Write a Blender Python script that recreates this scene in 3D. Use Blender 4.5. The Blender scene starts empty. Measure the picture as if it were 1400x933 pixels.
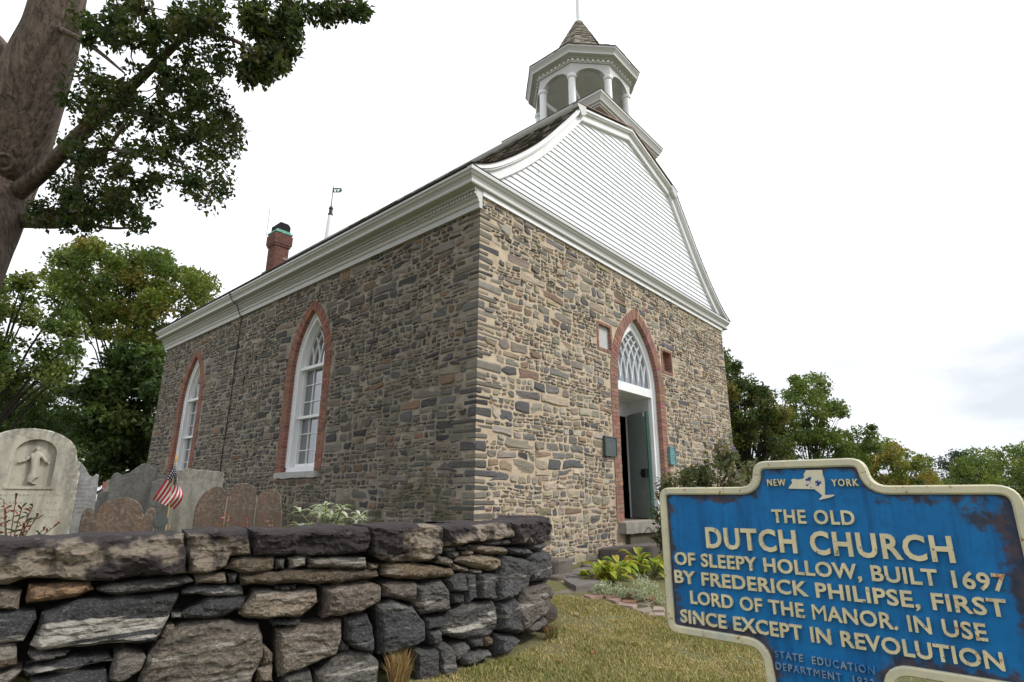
import bpy, bmesh, math, random
from mathutils import Vector, Matrix, noise
from mathutils.geometry import tessellate_polygon, delaunay_2d_cdt
R = math.radians
random.seed(7)
rnd = random.random
def U(a, b): return random.uniform(a, b)

scene = bpy.context.scene
COL = scene.collection
# ------------------------------------------------------------------ camera
EYE = Vector((0.0, 0.0, 1.6))
CR = Vector((0.6578, -0.7532, 0.0031)).normalized()      # image right
CF = Vector((0.7247, 0.6341, 0.2698)).normalized()       # view direction
CD = CF.cross(CR).normalized()                           # image down
FPX = 764.18
cam_d = bpy.data.cameras.new('camera'); cam = bpy.data.objects.new('camera', cam_d); COL.objects.link(cam)
cam_d.sensor_width = 36.0; cam_d.lens = FPX / 1400 * 36.0
cam_d.clip_start = 0.05; cam_d.clip_end = 2000
cam.matrix_world = Matrix(((CR.x, -CD.x, -CF.x, EYE.x), (CR.y, -CD.y, -CF.y, EYE.y), (CR.z, -CD.z, -CF.z, EYE.z), (0, 0, 0, 1)))
scene.camera = cam

# ------------------------------------------------------------------ world (white overcast sky) and sun
SUN_DIR = Vector((0.45, -0.72, 0.85)).normalized()       # towards the sun
w = bpy.data.worlds.new('World'); scene.world = w; w.use_nodes = True
nt = w.node_tree; nt.nodes.clear()
wo = nt.nodes.new('ShaderNodeOutputWorld'); bg = nt.nodes.new('ShaderNodeBackground')
sky = nt.nodes.new('ShaderNodeTexSky'); sky.sky_type = 'NISHITA'; sky.sun_disc = False
sky.sun_elevation = math.asin(SUN_DIR.z); sky.sun_rotation = math.atan2(SUN_DIR.x, SUN_DIR.y)
tc = nt.nodes.new('ShaderNodeTexCoord'); mp = nt.nodes.new('ShaderNodeMapping'); mp.inputs['Scale'].default_value = (1.6, 1.6, 5.0)
nz = nt.nodes.new('ShaderNodeTexNoise'); nz.inputs['Scale'].default_value = 1.5; nz.inputs['Detail'].default_value = 6
nt.links.new(tc.outputs['Generated'], mp.inputs[0]); nt.links.new(mp.outputs[0], nz.inputs['Vector'])
rp = nt.nodes.new('ShaderNodeValToRGB')
rp.color_ramp.elements[0].position = 0.50; rp.color_ramp.elements[0].color = (6.0, 6.25, 6.7, 1)
rp.color_ramp.elements[1].position = 0.74; rp.color_ramp.elements[1].color = (9.8, 10.0, 10.4, 1)
nt.links.new(nz.outputs['Fac'], rp.inputs[0])
mx = nt.nodes.new('ShaderNodeMix'); mx.data_type = 'RGBA'; mx.inputs[0].default_value = 0.93
nt.links.new(sky.outputs[0], mx.inputs[6]); nt.links.new(rp.outputs[0], mx.inputs[7])
nt.links.new(mx.outputs[2], bg.inputs[0]); bg.inputs[1].default_value = 0.08
nt.links.new(bg.outputs[0], wo.inputs[0])
sx = nt.nodes.new('ShaderNodeSeparateXYZ'); nt.links.new(tc.outputs['Generated'], sx.inputs[0])
mr = nt.nodes.new('ShaderNodeMapRange'); mr.inputs[1].default_value = .12; mr.inputs[2].default_value = .36; mr.inputs[3].default_value = 0; mr.inputs[4].default_value = .5; nt.links.new(sx.outputs[2], mr.inputs[0])   # cloud banks only low in the sky
ad = nt.nodes.new('ShaderNodeMath'); ad.operation = 'ADD'; nt.links.new(nz.outputs['Fac'], ad.inputs[0]); nt.links.new(mr.outputs[0], ad.inputs[1]); nt.links.new(ad.outputs[0], rp.inputs[0])
sl = bpy.data.lights.new('sun', 'SUN'); sl.energy = 1.5; sl.angle = R(12); sl.color = (1.0, 0.97, 0.93)
so = bpy.data.objects.new('sun', sl); COL.objects.link(so); so.location = (10, -20, 30)
so.rotation_euler = SUN_DIR.to_track_quat('Z', 'Y').to_euler()
vs = scene.view_settings
vs.view_transform = 'Standard'; vs.look = 'None'; vs.gamma = 1; vs.use_curve_mapping = False; vs.exposure = 0.80

# ------------------------------------------------------------------ helpers: rays of the photograph into the place
def ray(px, py): return CF + CR * ((px - 700) / FPX) + CD * ((py - 466.5) / FPX)
def at(px, py, D): return EYE + ray(px, py) * D
def onX(px, py, X): d = ray(px, py); return EYE + d * (X / d.x)
def onY(px, py, Y): d = ray(px, py); return EYE + d * (Y / d.y)
def onZ(px, py, Z): d = ray(px, py); return EYE + d * ((Z - 1.6) / d.z)
def sstep(a, b, x): t = min(1, max(0, (x - a) / (b - a))); return t * t * (3 - 2 * t)
def gz(x, y):
    """height of the ground"""
    yl = min(max(y, -6), 4.9)
    z = 0.03 + 0.112 * yl
    z -= 0.02 * max(0, -y - 6) * 0.3
    back = 1.0 + 0.02 * min(max(0, y - 6), 30)
    k = sstep(3.95, 4.2, y) * (1 - sstep(4.5, 5.3, x))
    k = max(k, sstep(5.44, 5.6, y) * (1 - sstep(5.5, 6.0, x)))
    k = max(k, sstep(18.0, 20.0, y) * (1 - sstep(5.0, 16.0, x)))
    z = z * (1 - k) + back * k
    z -= 0.16 * max(0, min(x, 45) - 15.5)
    if x > 60: z += 0.02 * (x - 60)
    z += 0.02 * noise.noise(Vector((x * .7, y * .7, 0)))
    return z

# ------------------------------------------------------------------ helpers: materials
class NT:
    def __init__(s, name):
        s.m = bpy.data.materials.new(name); s.m.use_nodes = True; s.t = s.m.node_tree; s.t.nodes.clear()
        s.out = s.n('ShaderNodeOutputMaterial'); s.b = s.n('ShaderNodeBsdfPrincipled')
        s.l(s.b.outputs[0], s.out.inputs[0]); s.tc = s.n('ShaderNodeTexCoord')
        s.b.inputs['Roughness'].default_value = .8
    def n(s, k): return s.t.nodes.new(k)
    def l(s, a, b): s.t.links.new(a, b)
    def vec(s, scale=(1, 1, 1), rot=(0, 0, 0), src='Object'):
        m = s.n('ShaderNodeMapping'); m.inputs['Scale'].default_value = scale; m.inputs['Rotation'].default_value = rot
        s.l(s.tc.outputs[src], m.inputs[0]); return m.outputs[0]
    def noise(s, scale, detail=4, rough=.55, vec=None, dist=0):
        x = s.n('ShaderNodeTexNoise'); x.inputs['Scale'].default_value = scale; x.inputs['Detail'].default_value = detail
        x.inputs['Roughness'].default_value = rough; x.inputs['Distortion'].default_value = dist
        s.l(vec if vec else s.tc.outputs['Object'], x.inputs['Vector']); return x.outputs['Fac']
    def vor(s, scale, vec=None, feat='F1', out='Distance'):
        x = s.n('ShaderNodeTexVoronoi'); x.feature = feat; x.inputs['Scale'].default_value = scale
        s.l(vec if vec else s.tc.outputs['Object'], x.inputs['Vector']); return x.outputs[out]
    def ramp(s, fac, a, b, ca=0.0, cb=1.0):
        x = s.n('ShaderNodeMapRange'); x.inputs[1].default_value = a; x.inputs[2].default_value = b
        x.inputs[3].default_value = ca; x.inputs[4].default_value = cb; s.l(fac, x.inputs[0]); return x.outputs[0]
    def col(s, c):
        x = s.n('ShaderNodeRGB'); x.outputs[0].default_value = (*c, 1); return x.outputs[0]
    def attr(s, name='Col', o='Color'):
        x = s.n('ShaderNodeAttribute'); x.attribute_name = name; return x.outputs[o]
    def mix(s, fac, a, b, mode='MIX'):
        x = s.n('ShaderNodeMix'); x.data_type = 'RGBA'; x.blend_type = mode
        for i, v in ((0, fac), (6, a), (7, b)):
            if isinstance(v, (int, float)): x.inputs[i].default_value = v
            elif isinstance(v, tuple): x.inputs[i].default_value = (*v, 1)
            else: s.l(v, x.inputs[i])
        return x.outputs[2]
    def math(s, op, a, b=0.0):
        x = s.n('ShaderNodeMath'); x.operation = op
        for i, v in ((0, a), (1, b)):
            if isinstance(v, (int, float)): x.inputs[i].default_value = v
            else: s.l(v, x.inputs[i])
        return x.outputs[0]
    def sep(s, src='Object'):
        x = s.n('ShaderNodeSeparateXYZ'); s.l(s.tc.outputs[src], x.inputs[0]); return x.outputs
    def base(s, c):
        if isinstance(c, tuple): s.b.inputs['Base Color'].default_value = (*c, 1)
        else: s.l(c, s.b.inputs['Base Color'])
    def rough(s, v):
        if isinstance(v, (int, float)): s.b.inputs['Roughness'].default_value = v
        else: s.l(v, s.b.inputs['Roughness'])
    def bump(s, h, strength=.4, dist=.01):
        x = s.n('ShaderNodeBump'); x.inputs['Strength'].default_value = strength; x.inputs['Distance'].default_value = dist
        s.l(h, x.inputs['Height']); s.l(x.outputs[0], s.b.inputs['Normal'])
def simple(name, c, rough=.7, var=.15, scale=6, bump=0.0, bscale=40, metal=0):
    t = NT(name); f = t.noise(scale, 5)
    t.base(t.mix(t.ramp(f, .3, .7), tuple(x * (1 - var) for x in c), tuple(min(1, x * (1 + var)) for x in c)))
    t.rough(rough); t.b.inputs['Metallic'].default_value = metal
    if bump: t.bump(t.noise(bscale, 5), bump, .01)
    return t.m
M = {}
def white_paint(name, c=(.80, .81, .82), grime=.5):
    t = NT(name); z = t.noise(3.5, 5, vec=t.vec((1, 1, .25))); f = t.ramp(z, .45, .8, 0, grime)
    t.base(t.mix(f, c, (.54, .54, .52))); t.rough(.5); t.bump(t.noise(60, 3), .05, .003); return t.m
M['white'] = white_paint('white_paint')
M['trim'] = white_paint('shade_greyed_trim_paint', (.50, .50, .49), .5)  # white trim greyed: shade of down-facing mouldings is put into the colour
M['boards'] = white_paint('clapboard_paint', (.80, .825, .86), .3)
def stone_attr(name, mortar=False, dark=1.0):
    t = NT(name); a = t.attr()
    n1 = t.noise(9, 6, .65, t.vec((1, 1, 2.6))); n2 = t.noise(55, 4)
    c = t.mix(t.ramp(n1, .3, .72, 0, .75), a, t.mix(.55, a, (.06, .055, .05)))
    c = t.mix(t.ramp(n2, .55, .75, 0, .35), c, (.42, .38, .32))
    moss = t.math('MULTIPLY', t.ramp(t.noise(2.3, 4), .42, .62), t.attr('Moss', 'Fac'))
    c = t.mix(moss, c, (.075, .07, .03))
    t.base(c); t.rough(.88); t.bump(t.math('ADD', t.math('MULTIPLY', n1, 1.5), n2), .6, .012); return t.m
M['rubble'] = stone_attr('rubble_stone')
def mortar(name, c1, c2):
    t = NT(name); n1 = t.noise(5, 6); n2 = t.noise(70, 4)
    c = t.mix(t.ramp(n1, .35, .65), c1, c2); c = t.mix(t.ramp(n2, .5, .75, 0, .4), c, tuple(x * .5 for x in c1))
    moss = t.math('MULTIPLY', t.ramp(t.noise(2.3, 4), .42, .62), t.attr('Moss', 'Fac')); c = t.mix(moss, c, (.06, .06, .028))
    t.base(c); t.rough(.95); t.bump(n2, .8, .012); return t.m
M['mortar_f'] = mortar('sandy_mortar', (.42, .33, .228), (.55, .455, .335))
M['mortar_s'] = mortar('grey_mortar', (.20, .172, .138), (.34, .30, .24))  # greyer mortar of its own, darkened further for the side wall's shade
def brick_attr(name):
    t = NT(name); a = t.attr(); n = t.noise(30, 5)
    t.base(t.mix(t.ramp(n, .4, .75, 0, .6), a, (.22, .12, .08))); t.rough(.9); t.bump(n, .5, .01); return t.m
M['brick'] = brick_attr('red_brick')
M['brick_mortar'] = simple('brick_mortar', (.38, .26, .20), .95, .2, 8, .4)
def shingle(name, c1, c2):
    t = NT(name); a = t.noise(9, 5, vec=t.vec((1, 1, 1))); b = t.noise(2, 3)
    c = t.mix(t.ramp(a, .35, .68), c1, c2); c = t.mix(t.ramp(b, .5, .7, 0, .5), c, (.16, .15, .09)); t.base(c); t.rough(.95)
    t.bump(t.noise(28, 4), .9, .02); return t.m
M['shingle'] = shingle('weathered_shingles', (.045, .038, .028), (.15, .125, .09))
M['shingle_pale'] = shingle('pale_shingles', (.10, .085, .065), (.30, .26, .20))
M['copper'] = simple('copper_flashing', (.20, .09, .05), .6, .4, 10)
M['dark_edge'] = simple('dark_roof_edge', (.03, .028, .026), .8, .3)
M['stone_sill'] = simple('grey_stone_sill', (.38, .38, .37), .9, .15, 12, .4)
M['dark'] = simple('dark_interior', (.012, .011, .010), .9)  # near-black colour stands in for the unlit room inside
def glass(name, c, refl):
    t = NT(name); g = t.n('ShaderNodeBsdfGlossy'); g.inputs['Roughness'].default_value = .03; g.inputs['Color'].default_value = (.9, .93, .95, 1)
    t.base(c); t.rough(.2); mxs = t.n('ShaderNodeMixShader'); mxs.inputs[0].default_value = refl
    nb = t.n('ShaderNodeBump'); nb.inputs['Strength'].default_value = .08; nb.inputs['Distance'].default_value = .02
    t.l(t.noise(1.8, 2), nb.inputs['Height']); t.l(nb.outputs[0], g.inputs['Normal'])
    t.l(t.b.outputs[0], mxs.inputs[1]); t.l(g.outputs[0], mxs.inputs[2]); t.l(mxs.outputs[0], t.out.inputs[0]); return t.m
M['glass'] = glass('window_glass', (.018, .02, .022), .30)
M['glass_door'] = glass('fanlight_glass', (.12, .145, .17), .12)
M['door_green'] = simple('grey_green_door_paint', (.22, .255, .24), .45, .08)
M['green_edge'] = simple('dark_green_paint', (.004, .075, .045), .4)
M['iron'] = simple('black_iron', (.012, .012, .013), .5, .2)
M['bronze'] = simple('green_bronze', (.055, .075, .072), .5, .25, 14)
M['verdigris'] = simple('verdigris_copper', (.12, .34, .25), .75, .4, 14)
M['teal'] = simple('teal_plaque_paint', (.10, .25, .27), .5, .35, 9)

# ------------------------------------------------------------------ helpers: meshes and objects
def wloc(o):
    v = Vector((0, 0, 0))
    while o: v = v + o.location; o = o.parent
    return v
class MB:
    def __init__(s): s.v = []; s.f = []; s.c = []; s.m = []; s.moss = []; s.uv = {}
    def add(s, verts, faces, col=(1, 1, 1), mi=0, moss=0.0):
        o = len(s.v); s.v += [tuple(p) for p in verts]; s.c += [col] * len(verts); s.moss += [moss] * len(verts)
        s.f += [tuple(i + o for i in f) for f in faces]; s.m += [mi] * len(faces); return o
    def box(s, x0, x1, y0, y1, z0, z1, col=(1, 1, 1), mi=0):
        s.add([(x0, y0, z0), (x1, y0, z0), (x1, y1, z0), (x0, y1, z0), (x0, y0, z1), (x1, y0, z1), (x1, y1, z1), (x0, y1, z1)],
              [(0, 3, 2, 1), (4, 5, 6, 7), (0, 1, 5, 4), (1, 2, 6, 5), (2, 3, 7, 6), (3, 0, 4, 7)], col, mi)
    def prism(s, poly, a, b, fn, col=(1, 1, 1), mi=0, cap=True):
        """poly: 2-D outline, extruded between a and b; fn(u, v, w) -> point"""
        n = len(poly); vs_ = [fn(u, v, a) for u, v in poly] + [fn(u, v, b) for u, v in poly]
        fs = [(i, (i + 1) % n, n + (i + 1) % n, n + i) for i in range(n)]
        if cap:
            t = tessellate_polygon([[Vector((u, v, 0)) for u, v in poly]])
            fs += [tuple(x) for x in t] + [tuple(n + i for i in reversed(x)) for x in t]
        s.add(vs_, fs, col, mi)
    def tube(s, pts, rad, n=8, col=(1, 1, 1), mi=0, cap=True):
        pts = [Vector(p) for p in pts]; rings = []; vs_ = []; fs = []
        up = Vector((.13, .31, .94)); prev = None
        for i, p in enumerate(pts):
            d = (pts[min(i + 1, len(pts) - 1)] - pts[max(i - 1, 0)]).normalized()
            a = (prev - d * prev.dot(d)) if prev else up.cross(d)
            if a.length < 1e-4: a = Vector((1, 0, 0)).cross(d)
            a.normalize(); prev = a; b = d.cross(a); r = rad[i] if hasattr(rad, '__len__') else rad
            vs_ += [p + a * (r * math.cos(2 * math.pi * k / n)) + b * (r * math.sin(2 * math.pi * k / n)) for k in range(n)]
        for i in range(len(pts) - 1):
            fs += [(i * n + k, i * n + (k + 1) % n, (i + 1) * n + (k + 1) % n, (i + 1) * n + k) for k in range(n)]
        if cap: fs += [tuple(reversed(range(n))), tuple(range((len(pts) - 1) * n, len(pts) * n))]
        s.add(vs_, fs, col, mi)
    def lathe(s, prof, c, n=16, rot=0.0, col=(1, 1, 1), mi=0):
        vs_ = []; fs = []
        for r, z in prof: vs_ += [(c[0] + r * math.cos(rot + 2 * math.pi * k / n), c[1] + r * math.sin(rot + 2 * math.pi * k / n), c[2] + z) for k in range(n)]
        for i in range(len(prof) - 1): fs += [(i * n + k, i * n + (k + 1) % n, (i + 1) * n + (k + 1) % n, (i + 1) * n + k) for k in range(n)]
        fs += [tuple(reversed(range(n))), tuple(range((len(prof) - 1) * n, len(prof) * n))]
        s.add(vs_, fs, col, mi)
    def build(s, name, mats, parent=None, smooth=False, fixn=True):
        me = bpy.data.meshes.new(name); W = wloc(parent)
        me.from_pydata([(p[0] - W.x, p[1] - W.y, p[2] - W.z) for p in s.v], [], s.f)
        mats = mats if isinstance(mats, list) else [mats]
        for m in mats: me.materials.append(m)
        if len(mats) > 1: me.polygons.foreach_set('material_index', s.m)
        ca = me.color_attributes.new('Col', 'FLOAT_COLOR', 'POINT')
        flat = []
        for c in s.c: flat += [c[0], c[1], c[2], 1.0]
        ca.data.foreach_set('color', flat)
        if any(s.moss):
            at_ = me.attributes.new('Moss', 'FLOAT', 'POINT'); at_.data.foreach_set('value', s.moss)
        if fixn:
            bm = bmesh.new(); bm.from_mesh(me); bmesh.ops.recalc_face_normals(bm, faces=bm.faces); bm.to_mesh(me); bm.free()
        if smooth: me.polygons.foreach_set('use_smooth', [True] * len(me.polygons))
        me.update()
        o = bpy.data.objects.new(name, me); COL.objects.link(o)
        if parent: o.parent = parent
        return o
def empty(name, loc):
    o = bpy.data.objects.new(name, None); COL.objects.link(o); o.location = loc; o.empty_display_size = .2; return o
def tag(o, label=None, cat=None, group=None, kind=None):
    if label: o['label'] = label
    if cat: o['category'] = cat
    if group: o['group'] = group
    if kind: o['kind'] = kind
    return o
def lerp(a, b, t): return a + (b - a) * t
def lerpc(a, b, t): return tuple(lerp(x, y, t) for x, y in zip(a, b))

# ------------------------------------------------------------------ the ground
def axis(parts):
    out = []
    for a, b, st in parts:
        n = max(1, int(round((b - a) / st))); out += [a + (b - a) * i / n for i in range(n)]
    return out + [parts[-1][1]]
xs = axis([(-600, -60, 60), (-60, -4, 4), (-4, 0, .5), (0, 9, .09), (9, 20, .5), (20, 80, 4), (80, 600, 60)])
ys = axis([(-600, -60, 60), (-60, -4, 4), (-4, -1, .5), (-1, 6.2, .09), (6.2, 24, .6), (24, 80, 4), (80, 600, 60)])
g = MB(); nx = len(xs)
g.add([(x, y, gz(x, y)) for y in ys for x in xs], [(j * nx + i, j * nx + i + 1, (j + 1) * nx + i + 1, (j + 1) * nx + i) for j in range(len(ys) - 1) for i in range(nx - 1)])
t = NT('dry_lawn_soil'); n1 = t.noise(1.6, 5); n2 = t.noise(45, 5)
c = t.mix(t.ramp(n1, .38, .62), (.175, .15, .065), (.115, .125, .042)); c = t.mix(t.ramp(n2, .4, .7), c, (.085, .085, .03)); t.base(c); t.rough(1); t.bump(n2, .8, .03)
tag(g.build('ground', t.m, smooth=True, fixn=False), kind='structure')
# ================================================================== THE CHURCH
X0, X1, Y0, Y1 = 5.47, 15.08, 5.44, 18.72
ZF = 6.165                                  # cornice soffit
church = tag(empty('stone_church', (X0, Y0, 1.0)), 'old rubble stone church with white clapboard gable, gambrel roof and open belfry', 'church')
def FR(u, z, o=0.0): return (u, Y0 - o, z)
def SD(u, z, o=0.0): return (X0 - o, u, z)
def arch(c, a, zb, zs, h, n=14):
    """pointed arch outline: from bottom left, over the apex, to bottom right"""
    r = (a * a + h * h) / (2 * a); th = math.atan2(h, r - a) if r > a else math.pi / 2
    L = [(c + (r - a) - r * math.cos(th * i / n), zs + r * math.sin(th * i / n)) for i in range(n + 1)]
    L[-1] = (c, zs + h); Rr = [(2 * c - x, z) for x, z in reversed(L[:-1])]
    return [(c - a, zb)] + L + Rr + [(c + a, zb)]
def inpoly(x, y, P):
    r = False; j = len(P) - 1
    for i in range(len(P)):
        (xi, yi), (xj, yj) = P[i], P[j]
        if (yi > y) != (yj > y) and x < (xj - xi) * (y - yi) / (yj - yi) + xi: r = not r
        j = i
    return r
def ring(mb, A, B, o0, o1, fn, col=(1, 1, 1), mi=0):
    """A outer, B inner outline with equal counts; front at o0, back at o1 (open at the two bottom ends closed)"""
    n = len(A); vs_ = [fn(u, z, o0) for u, z in A] + [fn(u, z, o0) for u, z in B] + [fn(u, z, o1) for u, z in A] + [fn(u, z, o1) for u, z in B]
    fs = []
    for i in range(n - 1): fs += [(i, i + 1, n + i + 1, n + i), (n + i, n + i + 1, 3 * n + i + 1, 3 * n + i), (2 * n + i, 2 * n + i + 1, i + 1, i)]
    fs += [(0, n, 3 * n, 2 * n), (n - 1, 2 * n - 1, 4 * n - 1, 3 * n - 1)]
    mb.add(vs_, fs, col, mi)
def strip(mb, pts, wd, o0, o1, fn, mi=0):
    """bar of width wd along a 2-D polyline, from o0 (front) back to o1"""
    n = len(pts); A = []; B = []
    for i in range(n):
        p = pts[max(i - 1, 0)]; q = pts[min(i + 1, n - 1)]; d = Vector((q[0] - p[0], q[1] - p[1])); d.normalize()
        A.append((pts[i][0] - d.y * wd / 2, pts[i][1] + d.x * wd / 2)); B.append((pts[i][0] + d.y * wd / 2, pts[i][1] - d.x * wd / 2))
    ring(mb, A, B, o0, o1, fn, mi=mi)
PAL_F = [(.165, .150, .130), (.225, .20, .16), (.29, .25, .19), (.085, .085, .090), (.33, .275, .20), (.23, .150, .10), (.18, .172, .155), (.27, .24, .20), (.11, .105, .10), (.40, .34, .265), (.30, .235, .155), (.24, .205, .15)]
PAL_S = [(.080, .078, .076), (.118, .108, .095), (.158, .138, .112), (.042, .043, .047), (.19, .155, .118), (.17, .100, .06), (.098, .090, .078), (.14, .125, .104), (.064, .061, .060), (.25, .215, .17), (.15, .12, .09), (.038, .037, .039), (.075, .068, .06), (.11, .10, .088)]  # side stones: weathered darker, with part of that wall's shade in the colour
def rubble(mb, u0, u1, v0, v1, fn, pal, blocked, mossf=None, joint=(.004, .013), mi=0, sc=1.12):
    """random rubble: bands split again and again into unequal stones, then warped so that no course runs through"""
    sd = U(0, 99); cells = []
    def warp(u, v):
        e = min(1, (u - u0) / .25, (u1 - u) / .25, (v - v0) / .15, (v1 - v) / .15); e = max(0, e)
        return (u + e * .045 * noise.noise(Vector((u * 2.3, v * 3.1, sd))), v + e * (.045 * noise.noise(Vector((u * 1.1, v * 2.2, sd + 9))) + .026 * noise.noise(Vector((u * 4.3, v * 5, sd + 5)))))
    def split(l, r_, b, t_, mh):
        W_, H = r_ - l, t_ - b
        if H > mh:
            s = lerp(b, t_, U(.3, .7)); split(l, r_, b, s, sc * U(.08, .20)); split(l, r_, s, t_, sc * U(.08, .20))
        elif W_ > max(.17 * sc, H * random.choice([1.5, 2.0, 2.6, 3.3, 4.2, 5.5])):
            s = lerp(l, r_, U(.28, .72)); k = lambda: 9 if rnd() < .8 else U(.07, .16); split(l, s, b, t_, k()); split(s, r_, b, t_, k())
        else: cells.append((l, r_, b, t_))
    v = v0
    while v < v1 - .02:
        t_ = v + U(.3, .6); t_ = v1 if v1 - t_ < .15 else t_; u = u0
        while u < u1 - .02:
            r_ = u + U(.7, 1.5); r_ = u1 if u1 - r_ < .35 else r_; split(u, r_, v, t_, U(.14, .25)); u = r_
        v = t_
    for (l, r_, b, t_) in cells:
        W_, Hh = r_ - l, t_ - b; g_ = min(U(*joint), Hh * .2, W_ * .2); cu, cv = (l + r_) / 2, (b + t_) / 2; wc = warp(cu, cv)
        if blocked(*wc): continue
        sk = U(-.35, .35) * Hh * (rnd() < .6); mn = min(W_, Hh); cut = lambda: mn * random.choice([.03, .07, .12, .2, .36]); jt = Hh * .08; jw = min(W_ * .06, .02); rt = U(-.07, .07)
        L, Rt, Bo, To = l + g_, r_ - g_, b + g_, t_ - g_; k1, k2, k3, k4 = cut(), cut(), cut(), cut()
        P = [(L + k1 - sk * .5, Bo), (lerp(L, Rt, U(.35, .65)), Bo + U(0, jt)), (Rt - k2 - max(0, sk) * .5, Bo + U(0, jt)), (Rt - U(0, jw), lerp(Bo, To, U(.2, .38))), (Rt - U(0, jw), lerp(Bo, To, U(.62, .8))),
             (Rt - k3 + sk * .5, To - U(0, jt)), (lerp(L, Rt, U(.35, .65)), To - U(0, jt)), (L + k4 + max(0, sk) * .5, To), (L + U(0, jw), lerp(Bo, To, U(.62, .8))), (L + U(0, jw), lerp(Bo, To, U(.2, .38)))]
        Q = []; ja, jb = min(.05 * W_, .018), .085 * Hh
        for (x, z) in P:
            x += U(-ja, ja); z += U(-jb, jb)
            x, z = min(max(x, L), Rt), z + rt * (x - cu) * min(1, Hh / W_ * 1.6); z = min(max(z, b + .003), t_ - .003); x, z = warp(x, z); n_ = 0
            while blocked(x, z) and n_ < 12: x = lerp(x, wc[0], .15); z = lerp(z, wc[1], .15); n_ += 1
            Q.append((x, z))
        d = U(.003, .019); cc = random.choice(pal); vr = U(.72, 1.35); cc = tuple(min(.62, q * vr * U(.93, 1.07)) for q in cc)
        m_ = mossf(cv) if mossf else 0.0; N = len(Q); tx, tz = U(-.014, .014), U(-.01, .01); ctr = (wc[0] + U(-.12, .12) * W_, wc[1] + U(-.12, .12) * Hh)
        def oo(x, z): return d + tx * (x - wc[0]) / W_ * 2 + tz * (z - wc[1]) / Hh * 2
        vv = [fn(x, z, -.02) for x, z in Q] + [fn(lerp(x, wc[0], .03), lerp(z, wc[1], .04), oo(x, z) * .55) for x, z in Q] + \
             [fn(lerp(x, ctr[0], .2), lerp(z, ctr[1], .24), oo(x, z) + U(-.004, .005)) for x, z in Q] + [fn(ctr[0], ctr[1], d + U(-.002, .007))]
        ff = []
        for i in range(N):
            j = (i + 1) % N; ff += [(i, j, N + j, N + i), (N + i, N + j, 2 * N + j, 2 * N + i), (2 * N + i, 2 * N + j, 3 * N)]
        mb.add(vv, ff, cc, mi, m_)
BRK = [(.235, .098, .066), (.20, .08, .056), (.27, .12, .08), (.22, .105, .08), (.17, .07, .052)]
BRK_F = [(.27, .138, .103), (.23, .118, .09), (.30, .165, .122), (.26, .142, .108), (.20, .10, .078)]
def brick_ring(mb, A, B, fn, depth, pal, step=.078, jit=.035):
    ring(mb, A, [(x, z) for x, z in B], .006, -depth, fn, mi=1)
    # resample both outlines along the inner length
    L = [0]
    for i in range(1, len(B)): L.append(L[-1] + math.hypot(B[i][0] - B[i - 1][0], B[i][1] - B[i - 1][1]))
    n = int(L[-1] / step)
    def smp(P, s):
        for i in range(1, len(L)):
            if s <= L[i] + 1e-9:
                f = (s - L[i - 1]) / (L[i] - L[i - 1] + 1e-12); return (lerp(P[i - 1][0], P[i][0], f), lerp(P[i - 1][1], P[i][1], f))
        return P[-1]
    for k in range(n):
        s0 = L[-1] * k / n + .005; s1 = L[-1] * (k + 1) / n - .005
        a0, a1, b0, b1 = smp(A, s0), smp(A, s1), smp(B, s0), smp(B, s1)
        splits = [0, 1] if k % 2 else [0, U(.42, .58), 1]
        ex = U(-jit, jit)
        for q in range(len(splits) - 1):
            f0 = splits[q] + (.02 if q else -.01); f1 = splits[q + 1] - .02 + (ex if q == len(splits) - 2 else 0)
            P = [(lerp(b0[0], a0[0], f0), lerp(b0[1], a0[1], f0)), (lerp(b0[0], a0[0], f1), lerp(b0[1], a0[1], f1)), (lerp(b1[0], a1[0], f1), lerp(b1[1], a1[1], f1)), (lerp(b1[0], a1[0], f0), lerp(b1[1], a1[1], f0))]
            o = .014 + U(-.003, .004); c = tuple(x * U(.85, 1.15) for x in random.choice(pal))
            mb.add([fn(x, z, o) for x, z in P] + [fn(x, z, -depth + .004) for x, z in P], [(0, 1, 2, 3), (0, 1, 5, 4), (1, 2, 6, 5), (2, 3, 7, 6), (3, 0, 4, 7)], c, 0)

# ---- openings
DC, DZ = 10.17, 1.19
D_in = arch(DC, .87, DZ, 3.78, 1.47); D_out = arch(DC, 1.12, DZ - .02, 3.78, 1.69)
WINS = (10.16, 16.18)
W_in = lambda c: arch(c, .62, 2.05, 4.05, 1.24); W_out = lambda c: arch(c, .85, 2.05, 4.05, 1.45)
NICHE = [(8.69, 9.12, 4.33, 4.79), (11.30, 11.72, 4.32, 4.78)]
def big(P, c, e): return [(x + (e if x > c else -e), z + e * (z > 3.5)) for x, z in P]
blkD = big(D_out, DC, .005)
QU = []; z_ = .45
while z_ < 5.82:
    h_ = min(U(.055, .10) if rnd() < .5 else U(.08, .19), 5.85 - z_); k_ = len(QU) % 2; QU.append((z_, z_ + h_, U(.22, .55) if k_ else U(.10, .24), U(.10, .26) if k_ else U(.2, .55))); z_ += h_
def quoin(z):
    for q in QU:
        if q[0] <= z < q[1]: return q
    return (0, 0, 0, 0)
def blocked_front(u, z):
    if u < X0 + .7 and u < X0 + quoin(z)[2]: return True
    if inpoly(u, z, blkD): return True
    if 9.0 < u < 11.35 and z < DZ: return True
    for a, b, c, d in NICHE:
        if a - .09 < u < b + .09 and c - .09 < z < d + .09: return True
    return False
WO = [big(W_out(c), c, .0) for c in WINS]
def blocked_side(u, z):
    if u < Y0 + .7 and u < Y0 + quoin(z)[3]: return True
    for P, c in zip(WO, WINS):
        if inpoly(u, z, P): return True
        if abs(u - c) < .76 and 1.9 < z < 2.06: return True
    return False
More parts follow.
